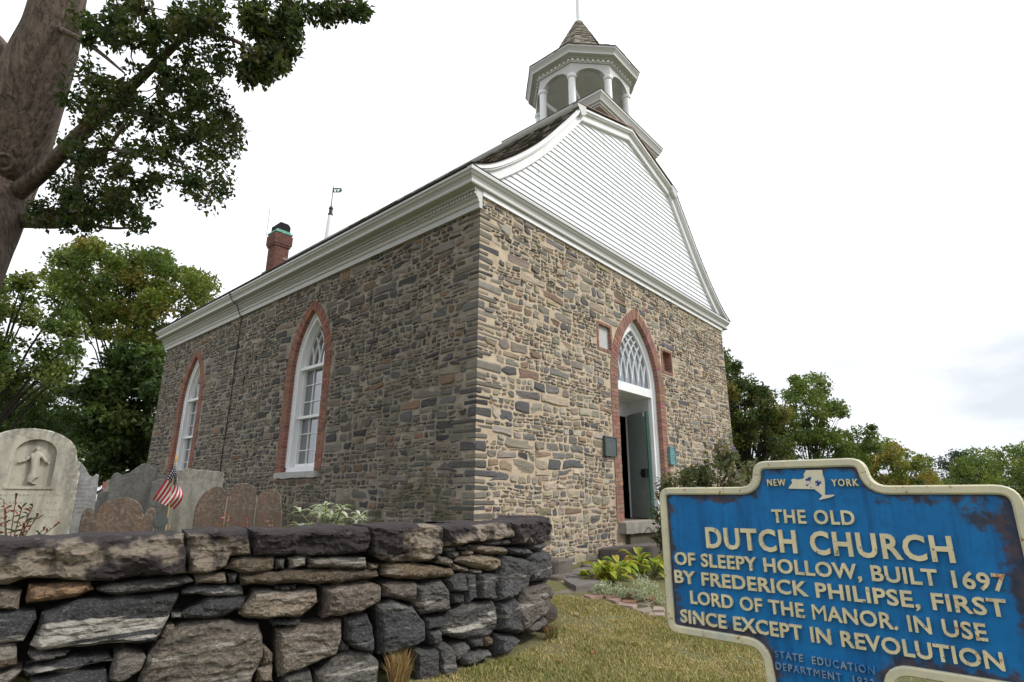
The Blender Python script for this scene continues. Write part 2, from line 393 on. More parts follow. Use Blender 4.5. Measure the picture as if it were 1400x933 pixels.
# ---- walls: mortar face with openings, then every stone of it
def flat(mb, outer, holes, fn, o, mi):
    polys = [[Vector((u, v, 0)) for u, v in P] for P in [outer] + holes]
    tr = tessellate_polygon(polys); pts = [p for P in polys for p in P]
    mb.add([fn(p.x, p.y, o) for p in pts], tr, (1, 1, 1), mi)
mb = MB()
flat(mb, [(X0, .2), (X1, .2), (X1, 6.42), (X0, 6.42)], [big(D_out, DC, -.02)] + [[(a, c), (b, c), (b, d), (a, d)] for a, b, c, d in NICHE], FR, 0, 1)
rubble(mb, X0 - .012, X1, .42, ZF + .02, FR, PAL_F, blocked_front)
# corner stones, long on one face and short on the other by turns
for a, b_, lf, ls in QU:
    j = .006; vq_ = U(.55, 1.0); cc = tuple(q * vq_ for q in random.choice(PAL_F[:5] + PAL_F[6:9] + PAL_S[:4])); x0, y0_ = X0 - U(.006, .016), Y0 - U(.006, .016); sx_, sy_ = X0 + lf - U(.005, .02), Y0 + ls - U(.005, .02); dz = U(-.012, .012)
    zs_ = [a + j, lerp(a, b_, .25), lerp(a, b_, .75), b_ - j]; vq = []
    for k, z in enumerate(zs_):
        i = .016 if k in (0, 3) else 0; i2 = i + U(0, .008)
        vq += [(x0 + i2, y0_ + i2, z + U(-.006, .006)), (sx_ - i, y0_ + i, z + dz * (1 if k > 1 else .4)), (sx_, Y0 + .04, z), (X0 + .04, Y0 + .04, z), (X0 + .04, sy_, z), (x0 + i, sy_ - i, z + U(-.006, .006))]
    n = 6; mb.add(vq, [(k * n + i, k * n + (i + 1) % n, (k + 1) * n + (i + 1) % n, (k + 1) * n + i) for k in range(3) for i in range(n)] + [(3 * n, 3 * n + 1, 3 * n + 2, 3 * n + 3), (3 * n, 3 * n + 3, 3 * n + 4, 3 * n + 5), (0, 1, 2, 3), (0, 3, 4, 5)], cc, 0)
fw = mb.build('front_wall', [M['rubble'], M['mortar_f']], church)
mossf = lambda z: max(0, min(1, (1.95 - z) / .8))
mb = MB()
flat(mb, [(Y0, .2), (Y1, .2), (Y1, 6.42), (Y0, 6.42)], [big(W_out(c), c, -.02) for c in WINS], SD, 0, 1)
mb.moss = [mossf(p[2]) for p in mb.v]
# the lower mortar takes moss too: finer strip of wall foot
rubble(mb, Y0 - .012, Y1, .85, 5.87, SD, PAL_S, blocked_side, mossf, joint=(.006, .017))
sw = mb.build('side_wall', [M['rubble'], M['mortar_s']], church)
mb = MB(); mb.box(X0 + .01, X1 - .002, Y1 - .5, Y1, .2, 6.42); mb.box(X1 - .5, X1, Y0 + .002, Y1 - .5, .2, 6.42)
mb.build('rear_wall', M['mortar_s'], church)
mb = MB(); mb.box(X0 + .62, X1 - .52, Y1 - .6, Y1 - .52, .5, 6.3); mb.box(X0 + .62, X1 - .5, 7.6, 7.7, .5, 6.3); mb.box(X0 + .62, X0 + .7, Y0 + .62, Y1 - .6, .5, 6.3); mb.box(X0 + .6, X1 - .5, Y0 + .6, Y1 - .5, 1.10, 1.16)
mb.build('inner_wall', M['dark'], church)

# ---- side windows
def tracery(mb, c, a, zs, h, n, wd, o0, o1, fn):
    """interlacing pointed bars, every bar an arc of the outer curve"""
    r = (a * a + h * h) / (2 * a); P = arch(c, a - wd * .3, zs, zs, h - wd * .5)
    for i in range(1, n):
        x = c - a + 2 * a * i / n
        for sg in (1, -1):
            pts = []; 
            for k in range(40):
                th = math.radians(80) * k / 39; du = r - r * math.cos(th); z = zs + r * math.sin(th); u = x + sg * du
                if k and not inpoly(u, z, P): break
                pts.append((u, z))
            if len(pts) > 2: strip(mb, pts[::2] + ([pts[-1]] if len(pts) % 2 == 0 else []), wd, o0, o1, fn)
def side_window(c):
    wi = W_in(c); mb = MB()
    f1 = arch(c, .50, 2.14, 4.05, 1.05); ring(mb, wi, f1, -.10, -.30, SD)                 # box frame
    f0 = arch(c, .57, 2.10, 4.05, 1.16); ring(mb, wi, f0, -.07, -.12, SD)                 # outer moulding
    f2 = arch(c, .46, 2.20, 4.05, .98); ring(mb, f1, f2, -.20, -.30, SD)
    mb.prism([(c - .62, 2.05), (c + .62, 2.05), (c + .62, 2.15), (c - .62, 2.15)], -.07, -.30, SD)
    win = mb.build('window', M['white'], church); win['label'] = 'tall pointed white sash window in a brick surround'
    s = MB()
    strip(s, [(c - .50, 4.12), (c + .50, 4.12)], .06, -.13, -.29, SD); strip(s, [(c - .50, 3.12), (c + .50, 3.12)], .05, -.15, -.29, SD)
    strip(s, [(c - .46, 2.18), (c + .46, 2.18)], .075, -.19, -.29, SD)
    for x in (-.16, .16): strip(s, [(c + x, 2.2), (c + x, 4.1)], .017, -.235, -.275, SD)
    for z in (2.48, 2.80, 3.44, 3.78): strip(s, [(c - .47, z), (c + .47, z)], .016, -.236, -.274, SD)
    tracery(s, c, .47, 4.12, .93, 4, .016, -.235, -.275, SD)
    s.build('sash', M['white'], win)
    gm = MB(); gp = arch(c, .49, 2.16, 4.05, 1.02); flat(gm, gp, [], SD, -.262, 0); gm.build('pane', M['glass'], win)
    b = MB(); brick_ring(b, W_out(c), wi, SD, .34, BRK); b.build('brick_surround', [M['brick'], M['brick_mortar']], win)
    sl_ = MB(); n = 14
    top = [(c - .76 + 1.52 * i / n, 2.052) for i in range(n + 1)]; bot = [(x, 1.945 + U(-.012, .006)) for x, z in reversed(top)]
    sl_.prism(top + bot, .07, -.32, SD); sl_.build('sill', M['stone_sill'], win)
for c in WINS: side_window(c)

# ---- the door and its fanlight
b = MB(); brick_ring(b, D_out, D_in, FR, .22, BRK_F); b.build('door_surround', [M['brick'], M['brick_mortar']], church)
mb = MB()
f1 = arch(DC, .72, DZ, 3.78, 1.24); f0 = arch(DC, .80, DZ, 3.78, 1.37)
ring(mb, D_in, f0, -.09, -.16, FR); ring(mb, f0, f1, -.12, -.2, FR)
mb.prism([(DC - .72, 3.66), (DC + .72, 3.66), (DC + .72, 3.84), (DC - .72, 3.84)], -.11, -.24, FR)
df = mb.build('door_frame', M['white'], church)
s = MB(); fl = arch(DC, .72, 3.84, 3.84, 1.18)
tracery(s, DC, .72, 3.84, 1.16, 6, .016, -.14, -.19, FR); s.build('fanlight_tracery', M['white'], df)
s = MB(); flat(s, arch(DC, .73, 3.80, 3.80, 1.21), [], FR, -.175, 0); s.build('fanlight_pane', M['glass_door'], df)
# porch recess behind the frame: reveals, soffit, floor, inner frame with a transom light
mb = MB(); yb = Y0 + .84
mb.prism([(DC + .74, Y0 + .2), (11.22, yb), (11.30, yb), (DC + .82, Y0 + .2)], DZ, 3.72, lambda u, v, z: (u, v, z)); mb.box(DC - .80, DC - .74, Y0 + .2, yb, DZ, 3.72)
mb.box(DC - .74, 11.22, Y0 + .24, yb, 3.662, 3.72)
mb.box(DC - .74, 11.22, yb, yb + .06, 3.62, 3.72); mb.box(DC - .74, DC - .66, yb, yb + .06, DZ, 3.42); mb.box(11.12, 11.22, yb, yb + .06, DZ, 3.62)
mb.box(DC - .66, 11.12, yb, yb + .06, 3.34, 3.42); mb.box(10.72, 11.12, yb, yb + .05, 3.42, 3.62)
mb.box(DC - .74, 11.2, yb - .03, yb - .002, 3.61, 3.658)
mb.build('door_recess', M['white'], df)
s = MB(); s.box(DC - .66, 10.72, yb + .03, yb + .04, 3.42, 3.62); s.build('transom_pane', M['glass'], df)
fl_ = MB(); fl_.box(DC - .87, DC + .87, Y0 + .1, 7.6, DZ - .1, DZ - .004); fl_.build('porch_floor', simple('worn_floor_boards', (.16, .13, .10), .8, .3, 9), df)
# right-hand leaf, opened outwards against the reveal
hp, fp = Vector((11.08, 6.255)), Vector((10.742, 5.62))
dv = (fp - hp).normalized(); nv = Vector((-dv.y, dv.x)); Ld = (fp - hp).length
if nv.x > 0: nv = -nv
def LF(u, z, o): p = hp + dv * u + nv * o; return (p.x, p.y, z)
mb = MB(); mb.prism([(0, DZ + .02), (Ld - .012, DZ + .02), (Ld - .012, 3.37), (0, 3.37)], .02, -.02, LF)
door = mb.build('door', M['door_green'], church); door['label'] = 'grey green plank door leaf standing open'
mb = MB(); mb.prism([(Ld - .012, DZ + .02), (Ld + .012, DZ + .02), (Ld + .012, 3.37), (Ld - .012, 3.37)], .024, -.024, LF); mb.build('door_edge', M['green_edge'], door)
mb = MB(); mb.prism([(Ld - .20, 2.02), (Ld - .03, 2.02), (Ld - .03, 2.18), (Ld - .20, 2.18)], .085, .021, LF); mb.tube([LF(Ld - .15, 2.1, .085), LF(Ld - .15, 2.1, .13)], .022); mb.build('lock', M['iron'], door)
mb = MB(); mb.prism([(Ld - .10, 3.27), (Ld - .06, 3.27), (Ld - .06, 3.36), (Ld - .10, 3.36)], .03, .021, LF); mb.build('door_catch', M['white'], door)
# ---- niches and plaques
for i, (a, b_, c, d) in enumerate(NICHE):
    mb = MB(); e = .055
    A = [(a - e, c - e), (a - e, d + e), (b_ + e, d + e), (b_ + e, c - e), (a - e, c - e)]; B_ = [(a, c), (a, d), (b_, d), (b_, c), (a, c)]
    brick_ring(mb, A, B_, FR, .16, BRK_F, .07, .02)
    nb = MB()
    flat(nb, [(a - .01, c - .01), (b_ + .01, c - .01), (b_ + .01, d + .01), (a - .01, d + .01)], [], FR, -.05 if i == 0 else -.14, 0)
    pn = mb.build('niche', [M['brick'], M['brick_mortar']], church); pn['label'] = ('brick niche filled with a pale stone tablet', 'empty square brick niche')[i]
    if i == 0: nb.build('tablet', simple('pale_tablet', (.45, .45, .45), .85, .12, 14), pn)
    else:
        nb = MB(); z = c
        while z < d:
            x = a - U(0, .1)
            while x < b_: nb.box(max(x, a), min(x + .19, b_), Y0 + .13, Y0 + .16, z, z + .062, random.choice(BRK_F)); x += .2
            z += .07
        nb.box(a - .01, b_ + .01, Y0 + .14, Y0 + .17, c - .01, d + .01, (.3, .2, .16)); nb.build('niche_back', M['brick'], pn)
def plaque(u0, u1, z0, z1, m, rows, label):
    mb = MB(); mb.box(u0, u1, Y0 - .055, Y0 - .005, z0, z1)
    e = .018
    for a, b_, c, d in ((u0, u1, z0, z0 + e), (u0, u1, z1 - e, z1), (u0, u0 + e, z0 + e, z1 - e), (u1 - e, u1, z0 + e, z1 - e)): mb.box(a, b_, Y0 - .066, Y0 - .0551, c, d)
    p = mb.build('plaque', m, church); p['label'] = label
    mb = MB(); z = z1 - .06
    for k in range(rows):                                   # worn raised rows of letters, too small to read
        x = u0 + .05
        while x < u1 - .06:
            l = U(.02, .05); mb.box(x, min(x + l, u1 - .05), Y0 - .058, Y0 - .0551, z - .012, z); x += l + .014
        z -= (z1 - z0 - .1) / rows
    mb.build('worn_lettering', simple('worn_raised_letters', (.10, .125, .12), .5), p)
plaque(8.68, 9.08, 2.32, 2.67, M['bronze'], 9, 'dark bronze plaque on the stone wall left of the door')
plaque(11.22, 11.50, 2.28, 2.65, M['teal'], 5, 'small teal plaque right of the door')

# ---- cornice: crown moulding mitred round the building
PROF = [(.0, .0, 6.166), (.25, .06, 6.166), (.25, .06, 6.176), (.275, .08, 6.170), (.285, .09, 6.19), (.28, .085, 6.212), (.262, .07, 6.214), (.262, .07, 6.25), (.285, .085, 6.285), (.315, .11, 6.31), (.328, .128, 6.345), (.345, .145, 6.352), (.345, .145, 6.392), (.0, .0, 6.42)]
mb = MB(); vs_ = []
for s_, f_, z in PROF: vs_ += [(X0 - s_, Y0 - f_, z), (X1 + s_, Y0 - f_, z), (X1 + s_, Y1 + f_, z), (X0 - s_, Y1 + f_, z)]
fs = []
for i in range(len(PROF) - 1):
    for k in range(4): fs.append((i * 4 + k, i * 4 + (k + 1) % 4, (i + 1) * 4 + (k + 1) % 4, (i + 1) * 4 + k))
mb.add(vs_, fs)
# bed mouldings of the long side, frieze board of the front
BED = [(-.01, 5.852), (.055, 5.852), (.055, 5.945), (.075, 5.955), (.085, 5.985), (.085, 6.0), (.10, 6.012), (.125, 6.03), (.125, 6.045), (.11, 6.05), (.11, 6.10), (.165, 6.115), (.165, 6.164), (-.01, 6.164)]
mb.prism([(o, z) for o, z in BED], Y0 - .035, Y1 + .03, lambda o, z, y: (X0 - o, y, z))
mb.prism([(o, z) for o, z in BED], Y0 + .01, Y1 + .03, lambda o, z, y: (X1 + o, y, z))
corn = mb.build('cornice', M['trim'], church)
mb = MB(); mb.box(X0 + .02, X1 - .02, Y0 - .042, Y0 - .001, 6.078, 6.163); mb.box(X0 - .335, X1 + .335, Y0 - .14, Y0 - .03, 6.394, 6.42)
mb.build('front_frieze', M['white'], corn)
mb = MB(); y = Y0 - .03
while y < Y1: mb.box(X0 - .148, X0 - .111, y, y + .036, 6.053, 6.097); y += .066
mb.build('dentil_band', M['trim'], corn)
mb = MB(); mb.box(X0 - .35, X1 + .35, Y0 - .15, Y1 + .15, 6.4205, 6.432); mb.build('roof_edge', M['dark_edge'], corn)

# ---- gable
GC = 10.31; RZ, BZ, BD = 9.92, 9.28, 2.13
LOW = [(2.13, 9.28), (2.46, 8.88), (2.83, 8.45), (3.38, 7.83), (3.88, 7.34), (4.36, 6.93), (4.76, 6.64), (5.19, 6.43)]
def catmull(P, m=4):
    out = []
    for i in range(len(P) - 1):
        p0, p1, p2, p3 = P[max(i - 1, 0)], P[i], P[i + 1], P[min(i + 2, len(P) - 1)]
        for k in range(m):
            t = k / m
            out.append(tuple(.5 * (2 * p1[j] + (p2[j] - p0[j]) * t + (2 * p0[j] - 5 * p1[j] + 4 * p2[j] - p3[j]) * t * t + (3 * p1[j] - p0[j] - 3 * p2[j] + p3[j]) * t ** 3) for j in range(2)))
    return out + [P[-1]]
LOWS = catmull(LOW)
HALF = [(0, RZ)] + LOWS                                   # right half, from the ridge down
def offs(P, d):
    out = []
    for i in range(len(P)):
        a = Vector(P[max(i - 1, 0)]); b_ = Vector(P[min(i + 1, len(P) - 1)]); t_ = (b_ - a).normalized(); n_ = Vector((-t_.y, t_.x))
        if i == 1:                                          # mitre at the break of the gambrel
            t1 = (Vector(P[1]) - Vector(P[0])).normalized(); t2 = (Vector(P[2]) - Vector(P[1])).normalized(); n1 = Vector((-t1.y, t1.x)); n2 = Vector((-t2.y, t2.x)); n_ = (n1 + n2).normalized() / max(.3, math.cos(n1.angle(n2) / 2))
        if i == 0: n_ = Vector((0, 1.0)) * 1.05
        p = Vector(P[i]) - n_ * d; out.append((max(p.x, 0) if i else 0, p.y))
    return out
INN = offs(HALF, .25)
INN = [(x, max(z, 6.43)) for x, z in INN]
def hw(z):
    for i in range(len(INN) - 1):
        (xa, za), (xb, zb_) = INN[i], INN[i + 1]
        if zb_ <= z <= za and za > zb_: return lerp(xb, xa, (z - zb_) / (za - zb_))
    return 4.9 if z < 7 else 0
mb = MB(); z = 6.43; ex = .118; GY = Y0 + .03
flat(mb, [(GC + x, zz) for x, zz in HALF] + [(GC - x, zz) for x, zz in reversed(HALF[1:])], [], lambda u, v, o: (u, GY + .03, v), 0, 0)
while z < INN[0][1] - .02:
    z1 = min(z + ex, INN[0][1] - .005); a, b_ = hw(z + .001) + .03, hw(z1) + .03; j = U(-.002, .002)
    mb.add([(GC - a, GY - .022 + j, z), (GC + a, GY - .022 + j, z), (GC + b_, GY - .001, z1 + .004), (GC - b_, GY - .001, z1 + .004), (GC - a, GY + .01, z + .003), (GC + a, GY + .01, z + .003)], [(0, 1, 2, 3), (4, 5, 1, 0)])
    z += ex
for k in range(22):                                     # butt joints and lifted ends
    zz = 6.43 + ex * random.randrange(0, 26); w_ = hw(zz + .06) - .3
    if w_ > .4: x = GC + U(-w_, w_); mb.box(x - .002, x + .002, GY - .026, GY - .001, zz + .001, zz + ex - .004)
gab = mb.build('clapboard_gable', M['boards'], church)
mb = MB()
def barge(A, B_, ya, yb_, mir):
    s_ = -1 if mir else 1; n = len(A)
    vs_ = [(GC + s_ * x, ya, zz) for x, zz in A] + [(GC + s_ * x, ya, zz) for x, zz in B_] + [(GC + s_ * x, yb_, zz) for x, zz in A] + [(GC + s_ * x, yb_, zz) for x, zz in B_]
    fs = []
    for i in range(n - 1): fs += [(i, i + 1, n + i + 1, n + i), (n + i, n + i + 1, 3 * n + i + 1, 3 * n + i), (i, i + 1, 2 * n + i + 1, 2 * n + i)]
    fs.append((n - 1, 2 * n - 1, 4 * n - 1, 3 * n - 1)); mb.add(vs_, fs)
clampz = lambda P: [(x, max(zz, 6.425)) for x, zz in P]
for mir in (0, 1):
    barge(HALF, INN, Y0 - .05, GY + .02, mir)
    barge(HALF, clampz(offs(HALF, .10)), Y0 - .11, Y0 - .0505, mir); barge(clampz(offs(HALF, .035)), clampz(offs(HALF, .075)), Y0 - .135, Y0 - .1105, mir)
mb.build('barge_board', M['white'], gab)

# ---- roof: lower flared slopes in shingle courses, upper slopes with moulded eave
mb = MB(); YA, YB = Y0 - .14, Y1 + .15
seg = [0]
for i in range(1, len(LOWS)): seg.append(seg[-1] + math.dist(LOWS[i], LOWS[i - 1]))
def low(s):
    for i in range(1, len(seg)):
        if s <= seg[i] + 1e-9:
            f = (s - seg[i - 1]) / (seg[i] - seg[i - 1]); a, b_ = LOWS[i - 1], LOWS[i]; d = Vector((b_[0] - a[0], b_[1] - a[1])).normalized()
            return Vector((lerp(a[0], b_[0], f), lerp(a[1], b_[1], f))), Vector((-d.y, d.x)) * (1 if -d.y * 0 + d.x > 0 else -1)
    return Vector(LOWS[-1]), Vector((0, 1))
nc = int(seg[-1] / .135)
for sg in (-1, 1):
    for k in range(nc):
        s0, s1 = seg[-1] * k / nc, seg[-1] * (k + 1) / nc; (p, n0), (q, n1) = low(s0), low(s1); y = YA
        while y < YB:
            ye = min(y + U(.1, .2), YB) if y < 8.5 else YB; l = .022 + U(-.006, .012); pp = p + n0 * .012; qq = q + n1 * l; qb = q + n1 * .004
            e = U(-.018, .018) if k < nc - 1 else 0; dq = (q - p).normalized() * e
            mb.add([(GC + sg * v.x, yy, v.y) for v, yy in ((pp, y), (pp, ye), (qq + dq, ye), (qq + dq, y), (qb + dq, ye), (qb + dq, y))], [(0, 1, 2, 3), (3, 2, 4, 5)])
            y = ye
    vs_ = [(GC + sg * x, yy, zz) for yy in (YA, YB) for x, zz in LOWS]; n = len(LOWS)
    mb.add(vs_, [(i, i + 1, n + i + 1, n + i) for i in range(n - 1)])
    ux, uz = BD + .13, BZ - .04
    mb.add([(GC, YA, RZ + .03), (GC, YB, RZ + .03), (GC + sg * ux, YB, uz + .03), (GC + sg * ux, YA, uz + .03)], [(0, 1, 2, 3)])
# far gable closure
flat(mb, [(GC + x, zz) for x, zz in HALF] + [(GC - x, zz) for x, zz in reversed(HALF[1:])], [], lambda u, v, o: (u, Y1 + .1, v), 0, 0)
roof = mb.build('roof', M['shingle'], church, fixn=False)
mb = MB()
for sg in (-1, 1):
    P = [(1.96, 9.16), (2.10, 9.06), (2.15, 9.06), (2.16, 9.12), (2.20, 9.14), (2.26, 9.215), (2.27, 9.235), (2.28, 9.258), (1.97, 9.34)]
    mb.prism([(sg * x, zz) for x, zz in P], Y0 - .145, YB, lambda u, v, y: (GC + u, y, v))
mb.build('upper_eave', M['trim'], roof)
mb = MB()
for sg in (-1, 1):
    mb.add([(GC + sg * x, y, zz) for y in (YA - .012, YA + .12) for x, zz in ((0, RZ + .045), (BD + .15, BZ), (BD + .15, BZ - .014), (0, RZ + .01))], [(0, 1, 5, 4), (0, 1, 2, 3), (4, 5, 6, 7), (1, 2, 6, 5)])
mb.build('copper_edge', M['copper'], roof)

# ---- belfry
BX, BY = 10.31, 6.68
mb = MB(); e0 = 1.28
BP = [(-.14, 9.0), (-.14, 9.79), (.03, 9.80), (.03, 9.83), (.06, 9.84), (.06, 9.87), (.10, 9.90), (.10, 9.925), (.115, 9.96), (.15, 10.03), (.16, 10.035), (.16, 10.095)]
vs_ = []; fs = []
for o, z in BP: vs_ += [(BX + sx * (e0 + o), BY + sy * (e0 + o), z) for sx, sy in ((-1, -1), (1, -1), (1, 1), (-1, 1))]
for i in range(len(BP) - 1):
    for k in range(4): fs.append((i * 4 + k, i * 4 + (k + 1) % 4, (i + 1) * 4 + (k + 1) % 4, (i + 1) * 4 + k))
fs.append(tuple(range((len(BP) - 1) * 4, len(BP) * 4))); mb.add(vs_, fs)
bel = mb.build('belfry', M['trim'], church)
mb = MB(); q = e0 + .17; mb.box(BX - q, BX + q, BY - q, BY + q, 10.0955, 10.107); mb.build('belfry_deck', M['dark_edge'], bel)
R8 = R(22.5)
def oc(k, r): return (BX + r * math.cos(R8 + math.pi / 4 * k), BY + r * math.sin(R8 + math.pi / 4 * k))
for k in range(8):
    x, y = oc(k, 1.13); mb = MB()
    mb.lathe([(.115, 10.107), (.115, 10.18), (.092, 10.19), (.085, 11.17), (.105, 11.18), (.115, 11.22), (.115, 11.26)], (x, y, 0), 12); mb.build('column', M['white'], bel)
    mb = MB(); d = Vector((BX - x, BY - y)).normalized(); d2 = Vector(oc(k + 3, 1.13)) - Vector((x, y)); d2.normalize()
    mb.tube([(x, y, 10.98), (x + d2.x * .95, y + d2.y * .95, 10.16)], .05, 4); mb.build('brace', M['trim'], bel)
mb = MB()
for k in range(8):
    a, b_ = Vector(oc(k, 1.22)), Vector(oc(k + 1, 1.22)); ai, bi = Vector(oc(k, 1.10)), Vector(oc(k + 1, 1.10)); n = 12
    lo = [(.14 + .72 * i / n, 11.26 + .17 * math.sin(math.pi * i / n) ** .6) for i in range(n + 1)]
    lo = [(0, 11.26)] + lo + [(1, 11.26)]; m = len(lo)
    vs_ = [(*a.lerp(b_, f), z) for f, z in lo] + [(*a.lerp(b_, f), 11.56) for f, z in lo] + [(*ai.lerp(bi, f), z) for f, z in lo] + [(*ai.lerp(bi, f), 11.56) for f, z in lo]
    fs = []
    for i in range(m - 1): fs += [(i, i + 1, m + i + 1, m + i), (i, i + 1, 2 * m + i + 1, 2 * m + i), (2 * m + i, 2 * m + i + 1, 3 * m + i + 1, 3 * m + i)]
    mb.add(vs_, fs)
mb.build('arcade', M['trim'], bel)
mb = MB()
CRN = [(1.22, 11.555), (1.25, 11.555), (1.25, 11.575), (1.25, 11.64), (1.30, 11.65), (1.31, 11.67), (1.41, 11.68), (1.42, 11.69), (1.42, 11.73), (1.44, 11.77), (1.475, 11.82), (1.485, 11.83), (1.485, 11.875), (1.2, 11.9)]
vs_ = []; fs = []
for r_, z in CRN: vs_ += [(*oc(k, r_), z) for k in range(8)]
for i in range(len(CRN) - 1):
    for k in range(8): fs.append((i * 8 + k, i * 8 + (k + 1) % 8, (i + 1) * 8 + (k + 1) % 8, (i + 1) * 8 + k))
mb.add(vs_, fs); bc = mb.build('belfry_cornice', M['trim'], bel)
mb = MB()
for k in range(8):
    a, b_ = Vector(oc(k, 1.285)), Vector(oc(k + 1, 1.285)); ai, bi = Vector(oc(k, 1.24)), Vector(oc(k + 1, 1.24))
    for i in range(8):
        f0, f1 = (i + .28) / 8, (i + .72) / 8
        P = [a.lerp(b_, f0), a.lerp(b_, f1), ai.lerp(bi, f1), ai.lerp(bi, f0)]
        mb.add([(p.x, p.y, z) for z in (11.58, 11.636) for p in P], [(0, 1, 2, 3), (4, 5, 6, 7), (0, 1, 5, 4), (1, 2, 6, 5), (3, 0, 4, 7)])
mb.build('dentil_band', M['white'], bc)
mb = MB(); mb.add([(*oc(k, 1.2), 11.46) for k in range(8)], [tuple(range(8))])
mb.build('belfry_ceiling', M['white'], bel)
SP = [(1.49, 11.88), (1.30, 11.97), (1.10, 12.10), (.93, 12.28), (.79, 12.50), (.66, 12.76), (.49, 13.10), (.32, 13.44), (.20, 13.68), (.085, 13.90)]
SPS = catmull(SP, 3); mb = MB()
for i in range(len(SPS) - 1):
    (r0, z0), (r1, z1) = SPS[i], SPS[i + 1]
    for k in range(8):
        n = max(1, int(r0 * 6))
        for j in range(n):
            A0, A1 = Vector(oc(k, r0 + .016)), Vector(oc(k + 1, r0 + .016)); B0, B1 = Vector(oc(k, r1)), Vector(oc(k + 1, r1)); f0, f1 = j / n, (j + 1) / n; e = U(-.018, .018); l = U(.6, 1.25)
            mb.add([(*A0.lerp(A1, f0), z0 + e), (*A0.lerp(A1, f1), z0 + e), (*B0.lerp(B1, f1), z1 + .01), (*B0.lerp(B1, f0), z1 + .01), (*Vector(oc(k, r0 - .03)).lerp(Vector(oc(k + 1, r0 - .03)), f0), z0 + e), (*Vector(oc(k, r0 - .03)).lerp(Vector(oc(k + 1, r0 - .03)), f1), z0 + e)], [(0, 1, 2, 3), (4, 5, 1, 0)], (l, l, l))
t = NT('spire_shingles'); a = t.attr(); n1 = t.noise(7, 5); c = t.mix(t.ramp(n1, .35, .65), (.13, .11, .08), (.27, .235, .19)); c = t.mix(1.0, c, a, 'MULTIPLY')
c = t.mix(t.ramp(t.noise(3, 3), .5, .7, 0, .6), c, (.17, .16, .07)); t.base(c); t.rough(.95); t.bump(t.noise(30, 4), .6, .02)
mb.build('spire_roof', t.m, bel)
mb = MB(); vs_ = [(*oc(k, r_), z) for r_, z in ((1.5, 11.876), (1.5, 11.89)) for k in range(8)]
mb.add(vs_, [(k, (k + 1) % 8, 8 + (k + 1) % 8, 8 + k) for k in range(8)] + [tuple(range(8, 16))]); mb.build('spire_edge', M['dark_edge'], bel)
mb = MB(); mb.lathe([(.12, 13.86), (.10, 13.93), (.062, 13.95), (.055, 15.6), (.045, 17.0), (.01, 17.1)], (BX, BY, 0), 10); mb.build('spire_pole', M['white'], bel)
mb = MB(); mb.lathe([(.27, 10.2), (.25, 10.24), (.19, 10.4), (.16, 10.58), (.08, 10.66), (.03, 10.68)], (BX, BY, 0), 16); mb.box(BX - .5, BX + .5, BY - .05, BY + .05, 10.68, 10.78); mb.build('bell', simple('dark_bell_bronze', (.035, .03, .022), .4, .2, 9, 0, 40, .6), bel)

# ---- chimney
CX, CY, ch = 7.22, 15.95, .225
mb = MB(); mb.box(CX - ch + .008, CX + ch - .008, CY - ch + .008, CY + ch - .008, 7.6, 9.460, (1, 1, 1), 1)
mb.box(CX - ch - .05, CX + ch + .05, CY - ch - .05, CY + ch + .05, 9.080, 9.390, (1, 1, 1), 1)
z = 8.0; k = 0
while z < 9.43:
    e = ch + (.06 if 9.070 < z < 9.370 else .03 if z > 8.990 else 0)
    n = 3
    for j in range(4):
        p = [-e] + ([-e + .2, -e + .4] if k % 2 else [-e + .1, -e + .3, -e + .5]) + [e]
        for i in range(len(p) - 1):
            a, b_ = p[i] + .006, min(p[i + 1], e) - .006
            if b_ - a < .02: continue
            c = random.choice([(.12, .04, .03), (.095, .034, .026), (.15, .058, .042), (.11, .036, .028), (.30, .26, .23) if rnd() < .25 else (.12, .04, .03)])
            if j == 0: mb.box(CX + a, CX + b_, CY - e, CY - e + .03, z, z + .066, c)
            if j == 1: mb.box(CX - e, CX - e + .03, CY + a, CY + b_, z, z + .066, c)
            if j == 2: mb.box(CX + a, CX + b_, CY + e - .03, CY + e, z, z + .066, c)
            if j == 3: mb.box(CX + e - .03, CX + e, CY + a, CY + b_, z, z + .066, c)
    z += .078; k += 1
chim = mb.build('chimney', [M['brick'], simple('chimney_mortar', (.30, .25, .22), .95, .2, 9)], roof)
mb = MB(); e = ch + .03; mb.box(CX - e - .02, CX + e + .02, CY - e - .02, CY + e + .02, 9.445, 9.500); mb.prism([(-e, 9.500), (e, 9.500), (e - .04, 9.560), (-e + .04, 9.560)], CY - e + .03, CY + e - .03, lambda u, v, y: (CX + u, y, v)); mb.build('chimney_flashing', M['verdigris'], roof)
mb = MB(); e = ch - .02; mb.prism([(-e, 9.560), (e, 9.560), (e, 9.730), (e * .62, 9.820), (-e * .62, 9.820), (-e, 9.730)], CY - e, CY + e, lambda u, v, y: (CX + u, y, v)); mb.build('chimney_hood', simple('sooty_iron', (.008, .008, .008), .95), roof)
mb = MB(); mb.tube([(CX - .30, CY + .3, 9.4), (CX - .30, CY + .3, 10.430)], .008, 5); mb.build('lightning_rod', M['iron'], roof)
# ---- weather vane at the far end of the ridge
VX, VY = GC, 18.62
mb = MB(); mb.lathe([(.24, 9.6), (.17, 10.8), (.13, 11.6), (.085, 12.35)], (VX, VY, 0), 12)
van = mb.build('vane_pole', M['white'], roof)
mb = MB(); mb.lathe([(.085, 12.35), (.10, 12.37), (.10, 12.43), (.07, 12.45), (.07, 12.62), (.09, 12.64), (.09, 12.68), (.05, 12.74), (.02, 12.8), (.014, 13.62), (.01, 13.7)], (VX, VY, 0), 10); mb.build('vane_rod', M['iron'], van)
